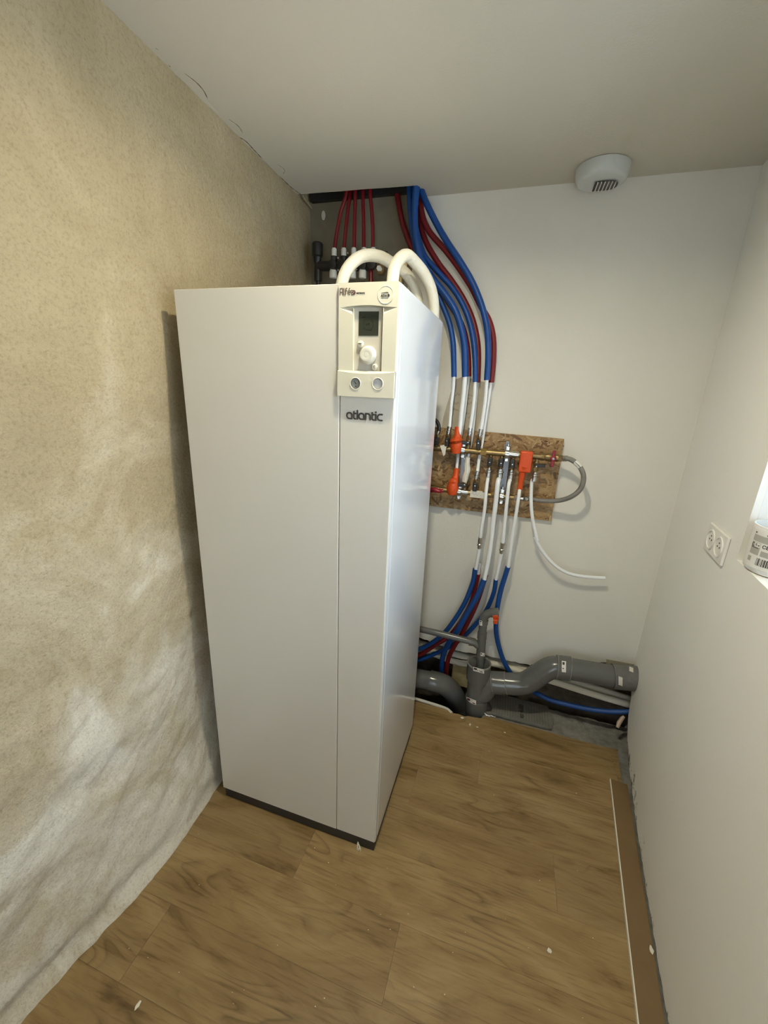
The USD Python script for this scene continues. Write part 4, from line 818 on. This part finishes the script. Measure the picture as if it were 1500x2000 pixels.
def sticker(u0, v0, u1, v1, cen, rad, axis, tilt=0.0, marks='d'):
    """paper sticker on the camera side of a pipe: points of the rectangle are pressed onto the pipe's surface."""
    g_ = []; n_ = 7
    for i in range(n_):
        for j in range(n_):
            fu, fv = i / (n_ - 1), j / (n_ - 1); u = u0 + (u1 - u0) * fu; v = v0 + (v1 - v0) * fv + tilt * (fu - .5)
            d_ = RC.T @ np.array([(u - 750) / FPX, (v - 1000) / FPX, 1.0]); A = np.asarray(axis) / np.linalg.norm(axis); w = CAM - cen
            dp_, wp_ = d_ - A * (d_ @ A), w - A * (w @ A); a_, b_, c_ = dp_ @ dp_, 2 * dp_ @ wp_, wp_ @ wp_ - (rad + .0009) ** 2
            di = b_ * b_ - 4 * a_ * c_; g_.append(CAM + d_ * ((-b_ - math.sqrt(max(di, 0))) / (2 * a_)))
    g_ = np.array(g_); ff = []
    for i in range(n_ - 1):
        for j in range(n_ - 1):
            a_ = i * n_ + j; ff += [[a_, a_ + n_, a_ + n_ + 1], [a_, a_ + n_ + 1, a_ + 1]]
    m_ = trimesh.Trimesh(g_, ff, process=False)
    if m_.face_normals.mean(0) @ (CAM - g_.mean(0)) < 0: m_.invert()
    return m_
for (u0, v0, u1, v1, cen, rad, axis, tl_, mat2) in [(924, 1305, 945.5, 1313, top, R + .0082, ax, 6, 'print_dark'), (911, 1364.5, 930, 1374.5, top, R + .0045, ax, 8, 'print_purple'),
        (1097, 1291, 1105.5, 1313, c7(770, 360, .885), R + .0058, c7(835, 367, .886) - c7(712, 352, .884), 1, 'print_dark'), (938.5, 1275, 946.5, 1281.5, c6(1300, 540), .0228, sB - sA, 1, 'print_dark'),
        (936.5, 1212, 942, 1222, d4(470, 700), .0238, d4(472, 686) - d4(468, 712), 1, 'print_dark')]:
    sp_ = dp.part('sticker', sticker(u0, v0, u1, v1, cen, rad, axis, tl_), 'paper_white', smooth=True)
    du, dv = u1 - u0, v1 - v0
    sub = [(.07, .2, .36, .6), (.62, .62, .9, .8)] if du > dv else [(.18, .1, .68, .34), (.2, .62, .5, .72)]
    for (a0, b0, a1, b1) in sub:
        dp.part('printed_mark', sticker(u0 + du * a0, v0 + dv * b0 + tl_ * (a0 + a1 - 1) / 2, u0 + du * a1, v0 + dv * b1 + tl_ * (a0 + a1 - 1) / 2, cen, rad + .0006, axis, tl_ * (a1 - a0)), mat2, sp_, smooth=True)
pl_ = [at(*p) for p in []]
dp.part('plaster_smear', sticker(1208, 1322, 1216, 1339, c7(1300, 445, .893), R + .0055, c7(1460, 462, .896) - c7(1238, 437, .892), 3), 'plaster_white', smooth=True)
dp.part('plaster_smear', sticker(1229, 1303, 1237, 1312, c7(1300, 445, .893), R + .0055, c7(1460, 462, .896) - c7(1238, 437, .892), 3), 'plaster_white', smooth=True)
dp.done()
dq = Thing('drain_pipe', 'grey plastic drain elbow coming from behind the cabinet and diving under the floor', 'drain pipe')
yq = [.93, .93, .928, .925, .92, .915, .91]
pp = [c6(-200, 900, .885), c6(150, 985, .885), c6(385, 1030, .885)]
dq.part('pipe', tube(pp, R - .001, 32), 'pvc')
e1 = [c6(380, 1028, .885), c6(500, 1055, .888), c6(620, 1095, .896), c6(720, 1165, .912), c6(790, 1250, .932), c6(840, 1330, .95)]
dq.part('elbow', tube(e1, R + .0035, 32), 'pvc')
dq.part('joint_ring', tube([c6(372, 1026, .885), c6(392, 1031, .885)], R + .0055, 32, smooth=False), 'pvc')
dq.part('socket', tube([c6(800, 1268, .936), c6(905, 1440, .966)], R + .0005, 32, smooth=False), 'pvc')
dq.part('pipe', tube([c6(890, 1415, .962), c6(1000, 1690, .985), c6(1040, 1900, .99)], R - .003, 32, smooth=False), 'pvc'); dq.done()

# white insulated pipes along the recess
def single_tube(lab, pts, r, mat='foam_white', name='insulated_pipe', catg='pipe'): single(name, tube(pts, r, 16), mat, lab, catg, 'foam-wrapped pipes in the recess')
single_tube('white foam-wrapped pipe in the floor recess, the upper one of two', [at(770, 1238, 1.035), at(822, 1257, 1.034), at(900, 1280, 1.034)] + [c7(x, y, d_) for x, y, d_ in [(60, 275, 1.028), (250, 325, 1.018), (450, 375, 1.008), (800, 482, .998), (1100, 565, .988), (1400, 660, .975), (1560, 705, .970)]], .0200)
single_tube('white foam-wrapped pipe in the floor recess, the lower one of two', [at(770, 1254, 1.00), at(830, 1271, 1.0), at(900, 1295, .999)] + [c7(x, y, d_) for x, y, d_ in [(120, 322, .985), (300, 375, .972), (450, 420, .966), (700, 495, .958), (1000, 590, .95), (1250, 665, .94), (1420, 712, .932), (1560, 755, .93)]], .0165)

# insulation lump, foil scrap, stick, floor rubble in the recess
lump = bx((.775, 1.0, -.02), (.965, 1.05, .125), .008); lump.vertices += (meshkit.noise(lump.vertices * 60, 4)[:, None] - .5) * .012
single('foam_offcut', lump, 'foam_yellow', 'broken yellowish foam block behind the drain tee', 'insulation')
fs = tube([c7(20, 770, .84), c7(50, 810, .835), c7(100, 815, .83), c7(140, 828, .828)], [.004, .009, .006, .002], 6)
single('foil_scrap', fs, 'foil', 'crumpled silver foil scrap at the foot of the drain stack', 'scrap')
stk = tube([at(1206, 1421, .86), at(1209, 1412, .872), at(1215, 1403, .885), at(1219, 1399, .89)], [.007, .010, .009, .006], 7)
single('wood_stick', stk, 'wood_raw', 'pale broken stick leaning in the right corner of the recess', 'stick', smooth=False)

# ================================================================ SKIRTING, SOCKET, VENT, POT, LAMP
sk_ = Thing('skirting_board', 'brown board with white painted edge lying along the right wall', 'skirting board')
p0, p1 = np.array([1.532, .615]), np.array([1.532 - .1012 * 2.1, .615 - 2.1]); nd = np.array([1.0, -.1]); nd /= np.linalg.norm(nd)
q0, q1 = p0 + nd * .068, p1 + nd * .068
body = Polygon([p0 + nd * .0035, q0, q1, p1 + nd * .0035]); sk_.part('board', ext_z(body, 0.0, .012), 'mdf', smooth=False)
sk_.part('painted_edge', ext_z(Polygon([p0, p0 + nd * .0036, p1 + nd * .0036, p1]), 0.0, .0125), 'white_edge', smooth=False, label='white painted edge'); sk_.done()

so = Thing('wall_socket', 'white double wall socket on the right wall left of the window', 'socket')
sc0, zc = s_of(.435), 1.193; so_w, so_h = .165, .092
pm = bx((sc0 - so_w / 2, zc - so_h / 2, -.009), (sc0 + so_w / 2, zc + so_h / 2, 0), .006); so.part('plate', wr_map(pm), 'socket_white')
for s_ in (-.037, .037):
    def lw_(prof, n=36):
        m = lathe((sc0 + s_, zc, 0), (0, 0, -1), prof, n); v = m.vertices.copy(); p = O + v[:, :1] * dvec + v[:, 2:3] * nvec; m.vertices = np.c_[p, v[:, 1]]; m.invert(); return m
    so.part('trim_ring', lw_([(.008, .033), (.0125, .032), (.0130, .029), (.0125, .027), (.009, .026)]), 'socket_white')
    w_ = so.part('well', lw_([(.0095, .0265), (.0096, .020), (.0096, 0)]), 'socket_white')
    for ds, dz in ((-.009, 0), (.009, 0)):
        def dot(ds, dz, r):
            m = lathe((sc0 + s_ + ds, zc + dz, 0), (0, 0, -1), [(.0090, r), (.0103, r), (.0104, 0)], 12); v = m.vertices.copy(); p = O + v[:, :1] * dvec + v[:, 2:3] * nvec; m.vertices = np.c_[p, v[:, 1]]; m.invert(); return m
        so.part('contact_hole', dot(ds, dz, .0028), 'hole_dark', w_)
    so.part('earth_pin', dot(0, .012, .0026), 'hole_dark', w_)
so.done()

vn = Thing('ceiling_vent', 'round white extract vent with slatted grille on the ceiling near the back wall', 'vent')
vc = np.array([1.125, .880, HC]); vr = .089
vb = lathe(vc + [0, 0, .004], (0, 0, -1), [(0, vr - .004), (.004, vr - .004), (.006, vr), (.020, vr), (.040, vr - .004), (.049, vr - .010), (.053, vr - .018), (.053, .030), (.053, 0)], 56)
vn.part('cover', vb, 'vent_plastic', smooth=40)
gp = Polygon([(-.016, -.036)] + [(.036 + .028 * math.sin(k), -.036 * math.cos(k)) for k in np.linspace(0, math.pi, 14)] + [(-.016, .036)]).buffer(0)
gp = affinity.translate(gp, vc[0] - .004, vc[1] + .012)
vn.part('grille_recess', ext_z(gp, HC - .0538, HC - .0530), 'gauge_rim', smooth=False)
for k in range(7):
    x = vc[0] - .012 + k * .0118
    s2_ = sbox(x, -9, x + .0028, 9).intersection(gp)
    if s2_.area > 0: vn.part('slat', ext_z(s2_, HC - .0575, HC - .0532), 'vent_slat', smooth=False)
vn.done()

# joint-filler pot on the sill
pc = np.array([1.620, .212]); pr, phh, pz = .063, .124, WZ0 + .0005
pot = Thing('plastic_pot', 'white round pot with printed label on the window sill corner', 'pot')
pot.part('tub', lathe((*pc, pz), (0, 0, 1), [(0, 0), (0, pr * .80), (.003, pr * .90), (.010, pr - .001), (.018, pr), (phh - .004, pr), (phh - .002, pr + .0015), (phh, pr + .001), (phh, pr - .0025), (phh - .006, pr - .003), (.012, pr - .004), (.010, 0)], 56), 'pot_plastic', smooth=40)
def wrap(m2d, r, a_c):                  # flat (s, z) mesh pressed onto the pot; s grows to the right as seen from the room
    v = m2d.vertices; th = a_c + v[:, 0] / r; rr = r + v[:, 2]
    m2d.vertices = np.c_[pc[0] + rr * np.cos(th), pc[1] + rr * np.sin(th), pz + v[:, 1]]
    c_ = m2d.vertices.mean(0); f_ = m2d.face_normals.mean(0)
    if f_ @ (c_ - [pc[0], pc[1], c_[2]]) < 0: m2d.invert()
    return m2d
ac = math.atan2(CAM[1] - pc[1], CAM[0] - pc[0])
def flat(s0, z0, s1, z1, h):
    n_ = max(2, int(abs(s1 - s0) / .003)); xs9 = np.linspace(s0, s1, n_); v = np.vstack([np.c_[xs9, np.full(n_, z0), np.full(n_, h)], np.c_[xs9, np.full(n_, z1), np.full(n_, h)]])
    ff = [];
    for i in range(n_ - 1): ff += [[i, i + 1, n_ + i + 1], [i, n_ + i + 1, n_ + i]]
    return trimesh.Trimesh(v, ff, process=False)
lab_ = pot.part('label', wrap(flat(-.085, .016, .085, phh - .010, .0004), pr, ac), 'paper_white', smooth=True)
def ptxt(s, h, s0, z0, bold=True, w=None):
    m = meshkit.text_mesh(s, h, .0003, bold); v = m.vertices.copy(); v[:, 0] -= v[:, 0].min()
    if w: v[:, 0] *= w / v[:, 0].max()
    m.vertices = np.c_[s0 + v[:, 0], z0 + v[:, 1], .0007 + v[:, 2]]; return wrap(m, pr, ac)
S0 = -.064
pot.part('text_block', wrap(flat(S0, .084, .06, .1005, .0007), pr, ac), 'print_grey', lab_, smooth=True)
pot.part('text_block', wrap(flat(S0 + .001, .050, S0 + .026, .082, .0007), pr, ac), 'print_grey', lab_, smooth=True)
pot.part('text_block', wrap(flat(S0 + .030, .050, .06, .064, .0007), pr, ac), 'print_grey', lab_, smooth=True)
pot.part('text_block', wrap(flat(S0 + .001, .030, S0 + .011, .043, .0007), pr, ac), 'print_grey', lab_, smooth=True)
pot.part('rating_panel', wrap(flat(S0 + .009, .070, S0 + .025, .081, .0010), pr, ac), 'paper_white', lab_, smooth=True)
pot.part('lettering', cat(ptxt('A+', .0075, S0 + .011, .0718), ptxt('C', .009, S0 + .002, .070), ptxt('CE', .0085, S0 + .030, .0715), ptxt('Émissions', .003, S0 + .003, .0665), ptxt('M', .004, S0 + .002, .1035), ptxt('V', .004, S0 + .032, .1035)), 'print_dark', lab_, smooth=False)
bars, xx, rb = [], S0 + .026, random.Random(3)
while xx < .03:
    w = rb.choice([.0006, .001, .0016, .0024]); bars.append(wrap(flat(xx, .0255, xx + w, .0445, .0008), pr, ac)); xx += w + rb.choice([.0007, .0010, .0016])
pot.part('barcode', cat(*bars), 'print_dark', lab_, smooth=True); pot.done()

# recessed ceiling downlight just out of the picture
for lp, power, lab in ((LAMP_POS, LAMP_I, 'small round recessed downlight in the ceiling in front of the heat pump'),):
    dl = Thing('ceiling_downlight', lab, 'lamp')
    dl.part('trim_ring', lathe((lp[0], lp[1], HC - .0005), (0, 0, -1), [(-.03, .0465), (0, .0465), (0, .060), (.004, .060), (.009, .052), (.009, .046), (-.03, .045)], 40), 'downlight_white')
    dl.part('housing', lathe((lp[0], lp[1], HC), (0, 0, 1), [(.006, .046), (.006, 0), (.03, 0), (.03, .046)], 32), 'downlight_white')
    dl.part('lens', lathe((lp[0], lp[1], HC + .0055), (0, 0, -1), [(0, 0), (0, .036), (.002, .036), (.002, 0)], 32), 'lamp_glow'); dl.done()
    lt = UsdLux.DiskLight.Define(stage, str(dl.prim.GetPath()) + '/bulb'); lt.CreateRadiusAttr(.034); lt.CreateIntensityAttr(power); lt.CreateColorAttr(Gf.Vec3f(*LAMP_COL))
    tr = dl.prim.GetAttribute('xformOp:translate').Get()
    UsdGeom.Xformable(lt).AddTranslateOp().Set(Gf.Vec3d(lp[0] - tr[0], lp[1] - tr[1], HC + .0025 - tr[2]))

# ================================================================ DEBRIS ON THE FLOOR
def chip(c_, s_, seed):
    m = trimesh.creation.icosphere(1, 1.0); m.vertices *= (meshkit.noise(m.vertices * 2 + seed, seed)[:, None] * .8 + .5); m.vertices *= s_; m.apply_translation([c_[0], c_[1], s_[2] * .75]); return m
tag_ = [((975, 0), None)]
for (u, v, sx, sy, sz, lab) in [(1272, 1856, .006, .012, .003, 'yellowish plaster chip on the brown skirting board'), (903, 1403, .011, .006, .004, 'largest white plaster chip at the foot of the drain stack'),
        (918, 1416, .006, .008, .003, 'white plaster chip on the plank just in front of the drain stack'), (932, 1421, .007, .004, .003, 'white plaster crumb right of the chip in front of the drain stack'),
        (986, 1431, .006, .003, .002, 'white splinter on the planks in front of the insulation board'), (269, 1965, .005, .010, .003, 'white splinter on the floor in the bottom left corner'),
        (1073, 1858, .007, .007, .003, 'white crumb on the floor at the bottom middle right')]:
    p = atz(u, v, .012 if u == 1272 else 0); m = chip(p, np.array([sx, sy, sz]), int(u)); 
    if u == 1272: m.apply_translation([0, 0, .0115])
    single('plaster_chip', m, 'chip_white', lab, 'plaster chip', 'loose plaster chips on the floor')
dm = []
for k in range(60):
    u, v = rng.uniform(250, 1230), rng.uniform(1440, 1990); p = atz(u, v, 0)
    if p[1] > .78 or p[0] < .02 - .3 * (p[1] < 0) or (p[0] < .67 and p[1] > -.02) or p[0] > xr(p[1]) - .12 or p[0] < xl(p[1], 0) + .03: continue
    s_ = rng.uniform(.0006, .0013); dm.append(chip(p, np.array([s_ * rng.uniform(.8, 2), s_, s_ * .7]), k))
single('dust_crumbs', cat(*dm), 'chip_white', 'tiny white plaster crumbs scattered over the plank floor', 'crumbs', kind='stuff')
lint = [tube([np.array([.588 + rng.uniform(-.010, .010), -.010 + rng.uniform(-.006, .006), .002]), np.array([.590 + rng.uniform(-.009, .009), -.009, .007 + rng.uniform(0, .008)]), np.array([.584 + rng.uniform(-.003, .003), -.003, .018 + rng.uniform(0, .016)])], .0006, 5) for _ in range(14)]
single('lint_tuft', cat(*lint), 'chip_white', 'small white lint tuft stuck to the dark plinth of the heat pump', 'lint')
